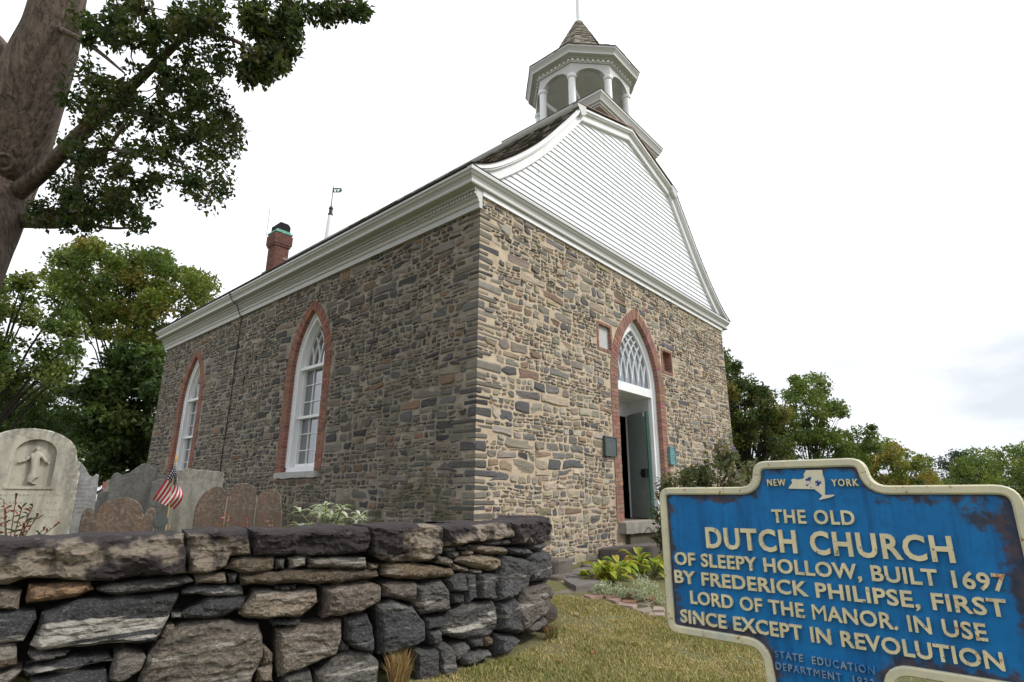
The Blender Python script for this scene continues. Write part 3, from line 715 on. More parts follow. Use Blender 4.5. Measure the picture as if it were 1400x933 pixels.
# pierced banner: plate with cut letters
mb = MB(); dv_ = (Vector((CR.x, CR.y)) * .8 + Vector((.2, .5)) * .4).normalized()
def VF_(u, v, o): return (VX + dv_.x * u - dv_.y * o, VY + dv_.y * u + dv_.x * o, 13.38 + v)
out_ = [(0, 0), (.30, .05), (.36, .15), (.30, .26), (0, .21)]
holes = [[(.04, .17), (.07, .175), (.09, .09), (.11, .18), (.14, .185), (.105, .045), (.075, .04)], [(.18, .065), (.18, .19), (.27, .21), (.27, .18), (.21, .165), (.21, .14), (.25, .15), (.25, .12), (.21, .11), (.21, .07)]]
for o in (.008, -.008): flat(mb, out_, holes, VF_, o, 0)
for P in [out_] + holes: mb.prism(P, .008, -.008, VF_, cap=False)
mb.build('vane_banner', M['verdigris'] if False else simple('dark_green_copper', (.03, .11, .085), .6, .3, 9), van)
# lightning cable down the long wall
mb = MB(); cy = 13.55
mb.tube([(X0 - .36, cy + .1, 6.44), (X0 - .36, cy + .08, 6.36), (X0 - .30, cy + .03, 6.2), (X0 - .18, cy, 6.1), (X0 - .07, cy, 5.86)] + [(X0 - .03, cy + .02 * math.sin(k), 5.84 - k * .45) for k in range(11)], .012, 5)
mb.build('lightning_cable', M['iron'], church)
# ================================================================== DRY STONE WALL
PLAN = catmull([(-9, 4.9), (-5, 4.5), (-2.2, 4.18), (0, 3.95), (.6, 3.86), (1.2, 3.74), (1.9, 3.55), (2.6, 3.36), (3.2, 3.27), (3.8, 3.26), (4.3, 3.34), (4.62, 3.54), (4.8, 3.88), (4.87, 4.3), (4.9, 5.0)], 5)
PL = [0]
for i in range(1, len(PLAN)): PL.append(PL[-1] + math.dist(PLAN[i], PLAN[i - 1]))
NRM = []
for i in range(len(PLAN)):
    a, b_ = PLAN[max(i - 1, 0)], PLAN[min(i + 1, len(PLAN) - 1)]; d = Vector((b_[0] - a[0], b_[1] - a[1])).normalized(); NRM.append(Vector((d.y, -d.x)))
def WF(s, z, o=0.0):
    s = min(max(s, 0), PL[-1] - 1e-6)
    lo, hi = 0, len(PL) - 1
    while hi - lo > 1:
        m = (lo + hi) // 2
        if PL[m] <= s: lo = m
        else: hi = m
    f = (s - PL[lo]) / (PL[lo + 1] - PL[lo]); n_ = NRM[lo].lerp(NRM[lo + 1], f)
    o = o - .06 * max(0, z - .4)                       # slight batter
    return (lerp(PLAN[lo][0], PLAN[lo + 1][0], f) + n_.x * o, lerp(PLAN[lo][1], PLAN[lo + 1][1], f) + n_.y * o, z)
def onwall(px, py):
    d = ray(px, py); best = None
    for i in range(len(PLAN) - 1):
        a = Vector(PLAN[i]); e = Vector(PLAN[i + 1]) - a; den = d.x * e.y - d.y * e.x
        if abs(den) < 1e-9: continue
        t_ = (a.x * e.y - a.y * e.x) / den; f = (a.x * d.y - a.y * d.x) / den
        if t_ > 0 and -.001 <= f <= 1.001 and (best is None or t_ < best[0]): best = (t_, PL[i] + f * (PL[i + 1] - PL[i]))
    if best is None: return onwall(px - 1.5, py)
    return (best[1], EYE.z + d.z * best[0])
def resample(P, st, jit):
    out = []
    for i in range(len(P)):
        a, b_ = Vector(P[i]), Vector(P[(i + 1) % len(P)]); n = max(1, int((b_ - a).length / st)); t_ = (b_ - a); t_ = Vector((-t_.y, t_.x)).normalized() if t_.length > 0 else Vector((0, 0))
        for k in range(n):
            p = a.lerp(b_, k / n); j = jit * noise.noise(Vector((p.x * 14, p.y * 14, 3.3))); p = p + t_ * j; out.append((p.x, p.y))
    return out
def dseg(p, a, b_):
    e = b_ - a; l = e.length_squared; f = 0 if l == 0 else max(0, min(1, (p - a).dot(e) / l)); return (p - a - e * f).length
def boulder(mb, P, fn, col, vein=0.0, d=.045, back=.3, st=.028, rim=.05, rough=.016, colf=None, jit=.012, mi=0):
    O = resample(P, st, jit); n = len(O); xs_ = [p[0] for p in O]; zs_ = [p[1] for p in O]
    ov = [Vector(p) for p in O]; pts = list(ov); seed = U(0, 99); z = min(zs_)
    while z < max(zs_):
        x = min(xs_)
        while x < max(xs_):
            p = Vector((x + U(-.3, .3) * st, z + U(-.3, .3) * st))
            if inpoly(p.x, p.y, O) and min(dseg(p, ov[i], ov[(i + 1) % n]) for i in range(n)) > st * .45: pts.append(p)
            x += st
        z += st * .85
    v2, _, f2, _, _, _ = delaunay_2d_cdt(pts, [(i, (i + 1) % n) for i in range(n)], [], 0, 1e-6)
    f2 = [f for f in f2 if inpoly(sum(v2[i].x for i in f) / len(f), sum(v2[i].y for i in f) / len(f), O)]
    tx, tz = U(-.05, .05), U(-.06, .06); cx_, cz_ = sum(xs_) / n, sum(zs_) / n
    if len(v2) > n + 400 * 40: return
    vs_ = []; cs = []
    for p in v2:
        ds = min(dseg(p, ov[i], ov[(i + 1) % n]) for i in range(n)); k = min(1, ds / rim)
        q = Vector((p.x * 5, p.y * 9, seed)); s1 = noise.noise(q) ; s2 = noise.noise(Vector((p.x * 11 + seed, p.y * 38 + 2 * s1, seed))); s3 = noise.noise(q * 4.5) + .5 * noise.noise(q * 11) + .25 * abs(noise.noise(q * 23))
        stp = math.floor(s1 * 3.0) / 3.0
        o = d * (1 - (1 - k) ** 2.2) - .03 * (1 - k) + k * (rough * (.7 * stp + .8 * s1 + .55 * s2 + .5 * s3) + tx * (p.x - cx_) + tz * (p.y - cz_))
        vs_.append(fn(p.x, p.y, o)); cs.append(colf(p.x, p.y, seed) if colf else col)
    o0 = mb.add(vs_, f2, col, mi, vein); mb.c[o0:o0 + len(vs_)] = cs
    # sides running back into the wall
    idx = {}
    for i, p in enumerate(v2):
        idx[(round(p.x, 5), round(p.y, 5))] = i
    ring_ = [(x, z_) for x, z_ in O]
    vb = [fn(x, z_, -.03 + .002 * 0) for x, z_ in ring_] + [fn(lerp(x, cx_, .03 if back < .45 else 0), z_ + (U(-.01, .02) if back > .45 else 0), -back * .5) for x, z_ in ring_] + [fn(lerp(x, cx_, .06 if back < .45 else 0), z_, -back) for x, z_ in ring_]
    fsb = []
    for k in range(2): fsb += [(k * n + i, k * n + (i + 1) % n, (k + 1) * n + (i + 1) % n, (k + 1) * n + i) for i in range(n)]
    sc = col if not colf else None
    o1 = mb.add(vb, fsb, col, mi, vein)
    if colf: mb.c[o1:o1 + len(vb)] = [colf(x, z_, seed, True) for x, z_ in ring_] * 3
DK, MD, TN, BN, OR, LT, SL = (.036, .037, .041), (.085, .08, .075), (.185, .148, .108), (.105, .078, .048), (.26, .16, .085), (.22, .195, .165), (.052, .054, .058)
STONES = [  # traced outlines (photo pixels) on the wall's own face, colour, amount of pale veining
 ([(-15,808),(30,810),(25,836),(-15,837)],TN,.2), ([(39,801),(125,798),(130,810),(104,819),(34,829),(32,823)],OR,.3), ([(132,805),(195,795),(262,792),(267,797),(246,805),(200,813),(150,817),(133,811)],MD,.5),
 ([(-15,838),(48,838),(50,849),(31,879),(-15,884)],DK,.5), ([(56,841),(109,823),(182,816),(246,814),(229,851),(214,880),(130,885),(55,892),(40,885),(52,857)],DK,1.0), ([(229,859),(239,857),(236,872),(220,875)],TN,.1),
 ([(236,841),(253,840),(250,849),(236,848)],MD,.2), ([(-10,885),(18,884),(23,911),(-10,922)],BN,.3), ([(37,897),(97,892),(88,901),(45,909)],MD,.2), ([(31,919),(78,905),(151,897),(156,906),(91,919),(36,928)],DK,.7),
 ([(156,896),(172,888),(198,901),(193,917),(167,936),(148,934)],(.13,.115,.1),.1), ([(-10,928),(29,919),(10,942),(-10,945)],LT,.2), ([(40,932),(100,922),(146,918),(150,945),(40,950)],DK,.6),
 ([(190,933),(215,880),(249,854),(298,850),(355,855),(362,872),(361,898),(348,927),(340,955),(190,955)],(.155,.132,.105),.55),
 ([(268,789),(311,784),(312,799),(269,802)],TN,.1), ([(313,785),(327,786),(324,799),(315,800)],MD,.2), ([(309,780),(319,764),(378,763),(378,780),(345,788)],BN,.4), ([(379,767),(393,766),(392,780),(379,781)],MD,.2),
 ([(397,764),(421,762),(422,776),(400,779)],LT,.4), ([(423,764),(480,763),(505,764),(505,780),(424,778)],(.12,.105,.085),.6), ([(329,789),(402,780),(470,780),(520,781),(523,790),(495,795),(456,801),(420,800),(333,802)],(.085,.06,.035),.2),
 ([(379,803),(410,801),(408,809),(380,809)],DK,.1), ([(250,810),(272,802),(332,803),(335,815),(298,818),(250,815)],SL,.3), ([(350,810),(402,809),(435,807),(439,825),(413,846),(342,848),(327,841)],(.21,.17,.125),.5),
 ([(247,841),(285,820),(340,818),(329,836),(293,848),(252,849)],DK,.45), ([(446,803),(500,797),(524,802),(521,823),(493,840),(443,848)],(.15,.122,.098),.4), ([(379,862),(470,849),(470,872),(462,896),(415,917),(381,928)],(.16,.135,.105),.4),
 ([(374,850),(413,849),(410,857),(374,859)],DK,.2), ([(362,883),(375,896),(374,909),(358,911)],TN,.2), ([(353,917),(374,911),(375,935),(350,935)],TN,.2), ([(474,846),(506,841),(513,857),(513,896),(492,891),(472,878)],DK,.4),
 ([(463,893),(468,875),(480,885),(478,893)],DK,.1), ([(433,922),(469,893),(506,893),(520,906),(516,945),(430,950)],(.10,.095,.085),.6), ([(389,925),(426,917),(430,945),(385,948)],MD,.3),
 ([(520,832),(537,820),(568,831),(584,851),(584,878),(555,891),(532,900),(519,896)],(.042,.045,.05),.15), ([(528,772),(576,771),(625,779),(623,790),(586,793),(552,794),(526,788)],(.13,.095,.055),.2),
 ([(528,801),(552,796),(572,797),(572,825),(529,818)],(.12,.10,.085),.6), ([(573,802),(610,794),(618,807),(621,836),(580,842),(573,823)],(.09,.085,.08),.7), ([(605,760),(625,766),(625,776),(603,771)],(.15,.13,.10),.3),
 ([(509,772),(524,773),(521,780),(509,781)],TN,.1), ([(586,846),(610,844),(605,859),(586,863)],DK,.1), ([(588,865),(605,863),(606,878),(591,885)],SL,.1), ([(567,890),(597,887),(597,935),(565,940)],SL,.2), ([(598,884),(612,879),(620,890),(622,922),(600,930)],(.075,.074,.072),.2),
 ([(619,836),(645,825),(679,823),(680,857),(675,870),(640,876),(611,870),(606,859)],(.085,.083,.08),.8), ([(616,896),(622,883),(642,879),(640,890),(622,905)],MD,.2), ([(645,875),(661,872),(661,885),(648,888)],SL,.1), ([(662,872),(674,870),(674,883),(663,885)],BN,.1),
 ([(632,901),(648,890),(671,890),(672,898),(635,915)],(.09,.088,.085),.2), ([(680,867),(705,870),(715,877),(697,890),(680,898)],SL,.2), ([(684,825),(710,818),(713,857),(708,867),(682,862)],(.045,.046,.05),.2), ([(692,760),(728,765),(730,781),(721,807),(702,820),(682,823),(682,802)],(.055,.056,.06),.25),
 ([(731,758),(752,752),(753,786),(747,794),(730,797),(728,786)],(.06,.062,.066),.2), ([(718,807),(752,797),(753,836),(747,841),(726,859),(713,867),(714,833)],(.11,.095,.08),.5), ([(726,860),(749,844),(750,857),(728,868)],MD,.2),
 ([(650,746),(671,746),(702,751),(697,760),(668,759),(652,752)],TN,.2), ([(705,751),(731,750),(731,762),(707,758)],SL,.2), ([(734,746),(750,738),(751,751),(734,752)],MD,.2), ([(632,762),(666,759),(691,763),(689,776),(681,782),(655,777),(629,769)],(.21,.165,.11),.2),
 ([(628,772),(648,778),(645,784),(628,780)],TN,.1), ([(650,780),(666,781),(661,786),(652,785)],LT,.1), ([(615,794),(639,784),(640,810),(619,811)],SL,.1), ([(640,786),(655,785),(654,818),(640,827)],SL,.2), ([(657,786),(681,786),(676,802),(680,820),(656,820)],(.06,.06,.062),.2),
 ([(620,812),(639,812),(637,825),(623,828)],DK,.1), ([(636,748),(650,747),(646,754),(637,753)],MD,.1), ([(614,751),(629,748),(627,754),(615,755)],MD,.1), ([(619,756),(631,754),(632,763),(622,764)],MD,.1), ([(640,755),(653,754),(650,760),(641,760)],TN,.1),
 ([(671,741),(692,740),(690,746),(672,746)],SL,.1), ([(694,740),(705,738),(705,746),(695,746)],MD,.1)]
dwall = tag(empty('dry_stone_wall', (2.4, 3.5, .3)), 'low dry stone wall of dark and tan boulders under long blackened capstones, in front of the graves', 'stone wall')
random.seed(23); mb = MB()
for px_, c, vn in STONES:
    P = [onwall(*q) for q in px_]; w_ = max(p[0] for p in P) - min(p[0] for p in P)
    cc = tuple(min(.5, x * 1.12) for x in c)
    boulder(mb, P, WF, cc, vn, d=U(.025, .06) if w_ > .15 else U(.01, .035), st=.017 if w_ > .2 else .013, rim=.030 if w_ > .2 else .016, rough=.022 if w_ > .2 else .011)
# wall beyond the left edge of the picture and round the end: rough courses of the same stones
sL = onwall(-15, 850)[0] - .02; sR = onwall(751, 800)[0] + .02
for (a, b_) in ((0.5, sL), (sR, PL[-1])):
    z = .2
    while z < 1.12:
        h = U(.12, .2); s = a
        while s < b_:
            w_ = min(U(.18, .6), b_ - s); c = random.choice([DK, MD, TN, BN, SL])
            if w_ > .06: boulder(mb, [(s + .01, z + U(0, .02)), (s + w_ - .012, z + U(0, .02)), (s + w_ - .01, z + h - U(.01, .03)), (s + w_ * .5, z + h - .008), (s + .012, z + h - U(.01, .03))], WF, tuple(x * .62 for x in c), U(.1, .6), d=U(.02, .05), st=.05, rim=.04)
            s += w_
        z += h
t = NT('wall_fieldstone'); a = t.attr(); vn = t.attr('Moss', 'Fac')
wv = t.vec((.9, .9, 9)); nb = t.noise(1.7, 5, .55, wv, .35); n2 = t.noise(38, 9, .7, t.vec((1, 1, 1.7))); n3 = t.noise(7, 5, .6)
c = t.mix(t.ramp(n3, .35, .7, 0, .8), a, t.mix(1.0, a, (.45, .43, .42), 'MULTIPLY'))
c = t.mix(t.ramp(n2, .48, .68, 0, .7), c, t.mix(1.0, a, (2.4, 2.2, 2.0), 'MULTIPLY'))
c = t.mix(t.ramp(n2, .46, .34, 0, .75), c, (.022, .02, .018))
c = t.mix(t.math('MULTIPLY', vn, t.ramp(nb, .56, .60, 0, .95)), c, (.42, .39, .34))
c = t.mix(t.math('MULTIPLY', vn, t.ramp(nb, .46, .38, 0, .7)), c, (.022, .021, .022))
c = t.mix(t.ramp(t.noise(3.1, 4), .57, .72, 0, .4), c, (.028, .022, .018))
c = t.mix(t.ramp(t.noise(13, 4), .66, .74, 0, .6), c, (.30, .29, .26))
c = t.mix(t.ramp(t.noise(95, 6, .7), .54, .66, 0, .55), c, (.30, .27, .23)); c = t.mix(t.ramp(t.noise(120, 4, .7), .45, .36, 0, .6), c, (.02, .018, .017))
c = t.mix(t.math('MULTIPLY', vn, t.ramp(nb, .585, .605, 0, .9)), c, (.45, .42, .37))
t.base(c); t.rough(.85); t.bump(t.math('ADD', t.math('MULTIPLY', nb, 1.2), t.math('MULTIPLY', n2, 1.4)), 1.0, .022); M['field'] = t.m
mb.build('stonework', M['field'], dwall, smooth=False)
CAPS = [([(-60,742),(0,741),(73,738),(130,734),(182,733),(253,731),(257,760),(258,786),(208,790),(130,797),(78,794),(36,793),(10,802),(-60,803)],.55),
 ([(256,730),(298,725),(341,724),(344,742),(346,760),(319,763),(311,778),(293,784),(259,786)],.75), ([(346,725),(410,726),(481,720),(508,722),(509,735),(505,757),(482,759),(430,762),(407,760),(349,762)],.12),
 ([(512,721),(586,716),(609,720),(611,742),(609,758),(592,769),(526,769),(512,757)],.4), ([(613,722),(658,718),(706,715),(708,735),(671,742),(615,748)],.5), ([(709,716),(752,704),(753,739),(734,745),(711,745)],.35)]
t = NT('blackened_capstone'); a = t.attr(); n1 = t.noise(40, 9, .7, t.vec((1, 1, 1.6))); n2 = t.noise(2.2, 5, .6, t.vec((1.5, 1.5, 14)), 1.5); n3 = t.noise(5, 4, .6, t.vec((2.2, 2.2, .5)))
c = t.mix(t.ramp(n1, .45, .7, 0, .55), a, t.mix(1.0, a, (1.9, 1.75, 1.6), 'MULTIPLY')); c = t.mix(t.ramp(n2, .5, .66, 0, .5), c, t.mix(1.0, a, (.4, .38, .36), 'MULTIPLY'))
c = t.mix(t.ramp(n3, .52, .64, 0, .8), c, (.020, .014, .014)); c = t.mix(t.ramp(t.noise(11, 4), .64, .72, 0, .45), c, (.27, .25, .22))
c = t.mix(t.ramp(t.noise(100, 6, .7), .56, .68, 0, .4), c, (.22, .19, .165))
t.base(c); t.rough(.9); t.bump(t.math('ADD', t.math('MULTIPLY', n1, 1.3), n2), 1.0, .022); M['cap'] = t.m
def capcol(tanw):
    def f(x, z, sd, side=False):
        if side: return (.040, .032, .034)
        k = sstep(-.10, .12, noise.noise(Vector((x * 3.1, z * 5.5, sd))) + .5 * noise.noise(Vector((x * 13, z * 17, sd))) + .06 + (tanw - .5) * 1.25 - max(0, (z - 1.30)) * 4.5)
        return lerpc((.030, .022, .022), (.23, .19, .145), k)
    return f
CAPL = ['thick blackened capstone with a pale broken face, leftmost', 'rugged pale broken capstone', 'long dark smooth capstone', 'dark capstone with a vertical stain', 'thin streaked tan capstone', 'square capstone at the rounded wall end']
for i, (px_, tw) in enumerate(CAPS):
    random.seed(51 + i)
    P = [onwall(*q) for q in px_]; mb = MB()
    if i == 5: P = P[:1] + [(P[1][0] + .10, P[1][1] - .012), (P[2][0] + .10, P[2][1])] + P[3:]
    boulder(mb, P, WF, (.1, .09, .08), 0, d=.05, back=.44, st=.018, rim=.022, rough=.038, colf=capcol(tw))
    c_ = mb.build('capstone', M['cap'], dwall); c_['label'] = CAPL[i]
mb = MB()
P = [onwall(*q) for q in CAPS[0][0]]; s1 = min(p[0] for p in P) - .02
for (a, b_) in ((.5, s1), (onwall(752, 720)[0] + .12, PL[-1] - .01)):
    s = a
    while s < b_ - .05:
        w_ = min(U(.6, 1.1), b_ - s); boulder(mb, [(s + .01, 1.13), (s + w_ - .01, 1.14), (s + w_ - .01, 1.34), (s + .01, 1.35)], WF, (.05, .04, .04), 0, d=.05, back=.55, st=.06, colf=capcol(.4)); s += w_
mb.build('capstone', M['cap'], dwall)
mb = MB(); n = len(PLAN)
N_ = 90; vs_ = []
for k in range(N_): s = .3 + (PL[-1] - .35) * k / (N_ - 1); vs_ += [WF(s, .0, -.20), WF(s, 1.22, -.20), WF(s, 1.2, -.5), WF(s, 0, -.5)]
mb.add(vs_, [(4 * k + j, 4 * k + (j + 1) % 4, 4 * k + 4 + (j + 1) % 4, 4 * k + 4 + j) for k in range(N_ - 1) for j in range(4)])
mb.build('wall_core', simple('dark_gap_shade', (.014, .012, .010), 1, .3), dwall)  # near-black core: shade in the gaps between stones put into its colour

# ================================================================== STEPS, PATH, EDGING
t = NT('step_stone'); a = t.attr(); n1 = t.noise(6, 5); n2 = t.noise(40, 5); c = t.mix(t.ramp(n1, .35, .7, 0, .6), a, t.mix(1.0, a, (.55, .52, .48), 'MULTIPLY')); c = t.mix(t.ramp(n2, .5, .75, 0, .4), c, t.mix(1.0, a, (1.7, 1.65, 1.6), 'MULTIPLY')); t.base(c); t.rough(.9); t.bump(n2, .5, .012); M['step'] = t.m
def block(name, P, z0, z1, col, label, cat, group=None, rough=.006, m='step'):
    """slab from a plan outline with slightly worn, chamfered edges"""
    mb = MB(); O = resample(P, .09, .02); c = Vector((sum(p[0] for p in O) / len(O), sum(p[1] for p in O) / len(O))); n = len(O)
    def sh(k, z): return [(lerp(x, c.x, k), lerp(y, c.y, k), z + U(-rough, rough)) for x, y in O]
    vs_ = sh(.012, z0) + sh(0, z0 + .02) + sh(0, z1 - .018) + sh(.02, z1)
    fs = [(k * n + i, k * n + (i + 1) % n, (k + 1) * n + (i + 1) % n, (k + 1) * n + i) for k in range(3) for i in range(n)]
    tr = tessellate_polygon([[Vector((x, y, 0)) for x, y in O]]); fs += [tuple(3 * n + i for i in f) for f in tr]
    mb.add(vs_, fs, col); return tag(mb.build(name, M[m]), label, cat, group)
block('stone_step', [(9.12, 5.30), (11.3, 5.30), (11.3, 5.56), (9.12, 5.56)], .985, DZ, (.30, .28, .245), 'pale grey threshold stone under the open church door', 'step', 'stone steps to the church door')
block('stone_step', [(9.35, 5.36), (11.2, 5.36), (11.2, 5.56), (9.35, 5.56)], .78, .984, (.10, .09, .062), 'mossy recessed riser stone below the threshold', 'step', 'stone steps to the church door')
block('stone_step', [(8.42, 4.98), (11.4, 4.98), (11.4, 5.40), (8.42, 5.40)], .60, .80, (.125, .108, .095), 'dark brown lowest step slab before the church door', 'step', 'stone steps to the church door')
# thin scratched zigzag on the threshold stone
mb = MB(); zz = [onY(q[0], q[1], 5.285) for q in ((883, 727), (886, 721), (889, 722), (893, 728), (897, 720), (900, 727), (905, 720))]
mb.tube(zz, .006, 5); tag(mb.build('dry_twig', simple('dark_dry_twig', (.04, .03, .02), .9)), 'thin zigzag dry twig lying against the pale threshold stone', 'twig')
def onG(x, y, up=.02):
    p = onZ(x, y, .4)
    for _ in range(10): p = onZ(x, y, gz(p.x, p.y) + up)
    return p
def planz(px_, z): return [tuple(onZ(x, y, z)[:2]) for x, y in px_]
FLAGS = [([(793,772),(828,765),(864,767),(840,776.6),(802,774)], .62, 'furthest grey flagstone, at the foot of the dark lowest step'), ([(757,786),(799,775),(829,777.4),(821,787),(790,788)], .605, 'middle grey flagstone of the path, behind the dark edged one'), ([(768,792),(780,789),(819,789.6),(829,795),(800.6,799),(787,800.6)], .585, 'nearest thick flagstone with a dark broken front edge')]
for px_, z, lb in FLAGS: block('flagstone', planz(px_, z), z - .11, z, (.15, .135, .125), lb, 'flagstone', 'flagstones of the path')
block('kerb_stone', planz([(753,806),(811,800),(812,806),(757,812)], .52), .36, .52, (.17, .145, .12), 'low flat brownish kerb stone between the lawn and the flagstones', 'kerb stone')
def lump(P0, rx, ry, rz, col, label):
    mb = MB(); n, m_ = 14, 9; vs_ = []; sd = U(0, 50)
    for j in range(m_ + 1):
        for i in range(n):
            a, b_ = 2 * math.pi * i / n, math.pi * (j / m_ - .5); d = Vector((math.copysign(abs(math.cos(a)) ** .5, math.cos(a)) * abs(math.cos(b_)) ** .5, math.copysign(abs(math.sin(a)) ** .5, math.sin(a)) * abs(math.cos(b_)) ** .5, math.copysign(abs(math.sin(b_)) ** .5, math.sin(b_))))
            d *= 1 + .12 * noise.noise(d * 2.2 + Vector((sd, 0, 0))); vs_.append((P0[0] + d.x * rx, P0[1] + d.y * ry, P0[2] + d.z * rz))
    mb.add(vs_, [(j * n + i, j * n + (i + 1) % n, (j + 1) * n + (i + 1) % n, (j + 1) * n + i) for j in range(m_) for i in range(n)], col)
    tag(mb.build('rough_stone', M['step']), label, 'stone', 'loose stones beside the path')
p = onY(763, 777, 4.95); lump((p.x + .05, 5.0, p.z), .20, .16, .13, (.13, .115, .095), 'big squared grey stone at the path end, right behind the stone wall')
p = onY(764, 795, 4.75); lump((p.x, 4.78, p.z), .13, .1, .08, (.12, .10, .08), 'rough brown stone lying under the big squared one')
p = onY(771, 797, 4.6); lump((p.x, 4.6, p.z - .01), .05, .04, .035, (.38, .32, .23), 'small pale chip of stone at the flagstone corner')
BR = [([(797,812),(815,810),(826,815),(808,818)], 0), ([(816,809),(832,812),(846,816),(829,817)], 0), ([(829,818),(848,816),(850,820),(842,824)], 0), ([(846,820),(872,827),(866,832),(844,826)], 1), ([(852,818),(870,821),(869,826),(850,822)], 2), ([(872,822),(890,824),(886,829),(869,826)], 3), ([(868,832),(888,829),(892,835),(880,839)], 3), ([(858,811),(876,815),(874,821),(856,816)], 4), ([(882,818),(898,821),(897,825),(880,822)], 4), ([(894,827),(908,830),(908,836),(892,834)], 1), ([(890,836),(908,838),(908,843),(886,841)], 1)]
BL = ['pinkish worn edging brick', 'pale mortar smeared edging brick', 'orange edging brick between two pale ones', 'greyish green weathered edging brick', 'raised dark red edging brick']
t = NT('garden_brick'); a = t.attr(); n2 = t.noise(35, 5); t.base(t.mix(t.ramp(n2, .4, .75, 0, .5), a, (.22, .17, .13))); t.rough(.95); t.bump(n2, .5, .01); M['gbrick'] = t.m
for px_, k in BR:
    z = .535 + (.05 if k == 4 else 0); c = [(.30, .19, .155), (.33, .25, .21), (.36, .17, .10), (.24, .20, .16), (.26, .09, .07)][k]
    pp = planz(px_, z); cx_ = sum(p[0] for p in pp) / 4; cy_ = sum(p[1] for p in pp) / 4; zz = gz(cx_, cy_)
    pp = [tuple(onG(*q)[:2]) for q in px_]; cx_ = sum(p[0] for p in pp) / 4; cy_ = sum(p[1] for p in pp) / 4; zz = gz(cx_, cy_) + (.055 if k == 4 else .02)
    block('edging_brick', pp, zz - .06, zz, c, BL[k] + ' of the flower bed border', 'brick', 'edging bricks: ' + BL[k], .003, 'gbrick')

# ================================================================== THE HISTORIC MARKER
SX, SY = 2.13, 1.0757
sign = tag(empty('historic_marker', (SX, SY - .54, gz(SX, SY - .54))), 'blue and cream cast metal historic marker telling of the old Dutch church', 'sign')
def SG(u, z, o=0.0): return (SX - o, SY - u, z)
def su(px, py): p = onX(px, py, SX); return (SY - p.y, p.z)
def fillet(P, m=6):
    out = []
    for i, (x, z, r) in enumerate(P):
        p = Vector((x, z)); a = Vector(P[i - 1][:2]); b_ = Vector(P[(i + 1) % len(P)][:2]); p0 = p + (a - p).normalized() * r; p1 = p + (b_ - p).normalized() * r
        for k in range(m + 1): t_ = k / m; q = p0 * (1 - t_) ** 2 + p * 2 * t_ * (1 - t_) + p1 * t_ ** 2; out.append((q.x, q.y))
    return out
def inset(P, d):
    out = []; n = len(P)
    for i in range(n):
        a, b_ = Vector(P[i - 1]), Vector(P[(i + 1) % n]); t_ = (b_ - a).normalized(); nn = Vector((t_.y, -t_.x)); out.append((P[i][0] + nn.x * d, P[i][1] + nn.y * d))
    return out
OUT = fillet([(0, 1.119, .045), (0, 1.640, .045), (.366, 1.640, .045), (.374, 1.728, .045), (.722, 1.728, .045), (.732, 1.640, .045), (1.085, 1.640, .06), (1.085, 1.106, .045), (.708, 1.106, .045), (.694, .93, .05), (.350, .93, .05), (.336, 1.117, .045)])
mb = MB(); lev = [(0, -.018), (0, .008), (.004, .0135), (.022, .0135), (.027, .0085), (.0275, -.004)]; n = len(OUT); vs_ = []
for d, o in lev: vs_ += [SG(u, z, o) for u, z in inset(OUT, d)]
mb.add(vs_, [(k * n + i, k * n + (i + 1) % n, (k + 1) * n + (i + 1) % n, (k + 1) * n + i) for k in range(len(lev) - 1) for i in range(n)])
t = NT('chipped_cream_paint'); n1 = t.noise(14, 5); n2 = t.noise(38, 6, .7); n3 = t.noise(5, 3)
c = t.mix(t.ramp(n1, .35, .7), (.58, .535, .35), (.44, .43, .33)); c = t.mix(t.ramp(n3, .6, .72, 0, .6), c, (.22, .32, .38)); c = t.mix(t.ramp(n2, .60, .67), c, (.28, .11, .035)); c = t.mix(t.ramp(t.noise(23, 6, .7), .67, .71), c, (.05, .03, .022)); t.base(c); t.rough(.55); t.bump(n2, .25, .004); M['cream'] = t.m
rim = mb.build('rim', M['cream'], sign, smooth=False)
PLT = inset(OUT, .026); PO = [Vector(p) for p in PLT]; npl = len(PLT)
mb = MB(); pts = list(PO); z = .95
while z < 1.72:
    u = .01
    while u < 1.08:
        if inpoly(u, z, PLT) and min(dseg(Vector((u, z)), PO[i], PO[(i + 1) % npl]) for i in range(npl)) > .007: pts.append(Vector((u, z)))
        u += .014
    z += .014
v2, _, f2, _, _, _ = delaunay_2d_cdt(pts, [(i, (i + 1) % npl) for i in range(npl)], [], 0, 1e-6)
f2 = [f for f in f2 if inpoly(sum(v2[i].x for i in f) / len(f) + 1.7e-6, sum(v2[i].y for i in f) / len(f) + 2.3e-6, PLT)]
o0 = mb.add([SG(p.x, p.y, 0) for p in v2], f2)
for i, p in enumerate(v2):
    e = min(dseg(p, PO[k], PO[(k + 1) % npl]) for k in range(npl)); q = .85 * math.exp(-e / .028) * (1.0 if p.y < 1.6 else .75)
    q += .50 * math.exp(-((p.x - .98) / .075) ** 2 - ((p.y - 1.535) / .045) ** 2) + .42 * math.exp(-((p.x - 1.04) / .045) ** 2 - ((p.y - 1.36) / .16) ** 2) + .3 * math.exp(-((p.x - .25) / .06) ** 2 - ((p.y - 1.60) / .02) ** 2) + .25 * math.exp(-((p.x - .18) / .12) ** 2 - ((p.y - 1.15) / .03) ** 2)
    mb.moss[o0 + i] = q
back = MB(); flat(back, OUT, [], SG, -.0175, 0)
t = NT('weathered_blue_paint'); q = t.attr('Moss', 'Fac'); n1 = t.noise(6, 5, .6, t.vec((1, 1, .45))); n2 = t.noise(22, 6, .7); n3 = t.noise(3, 3)
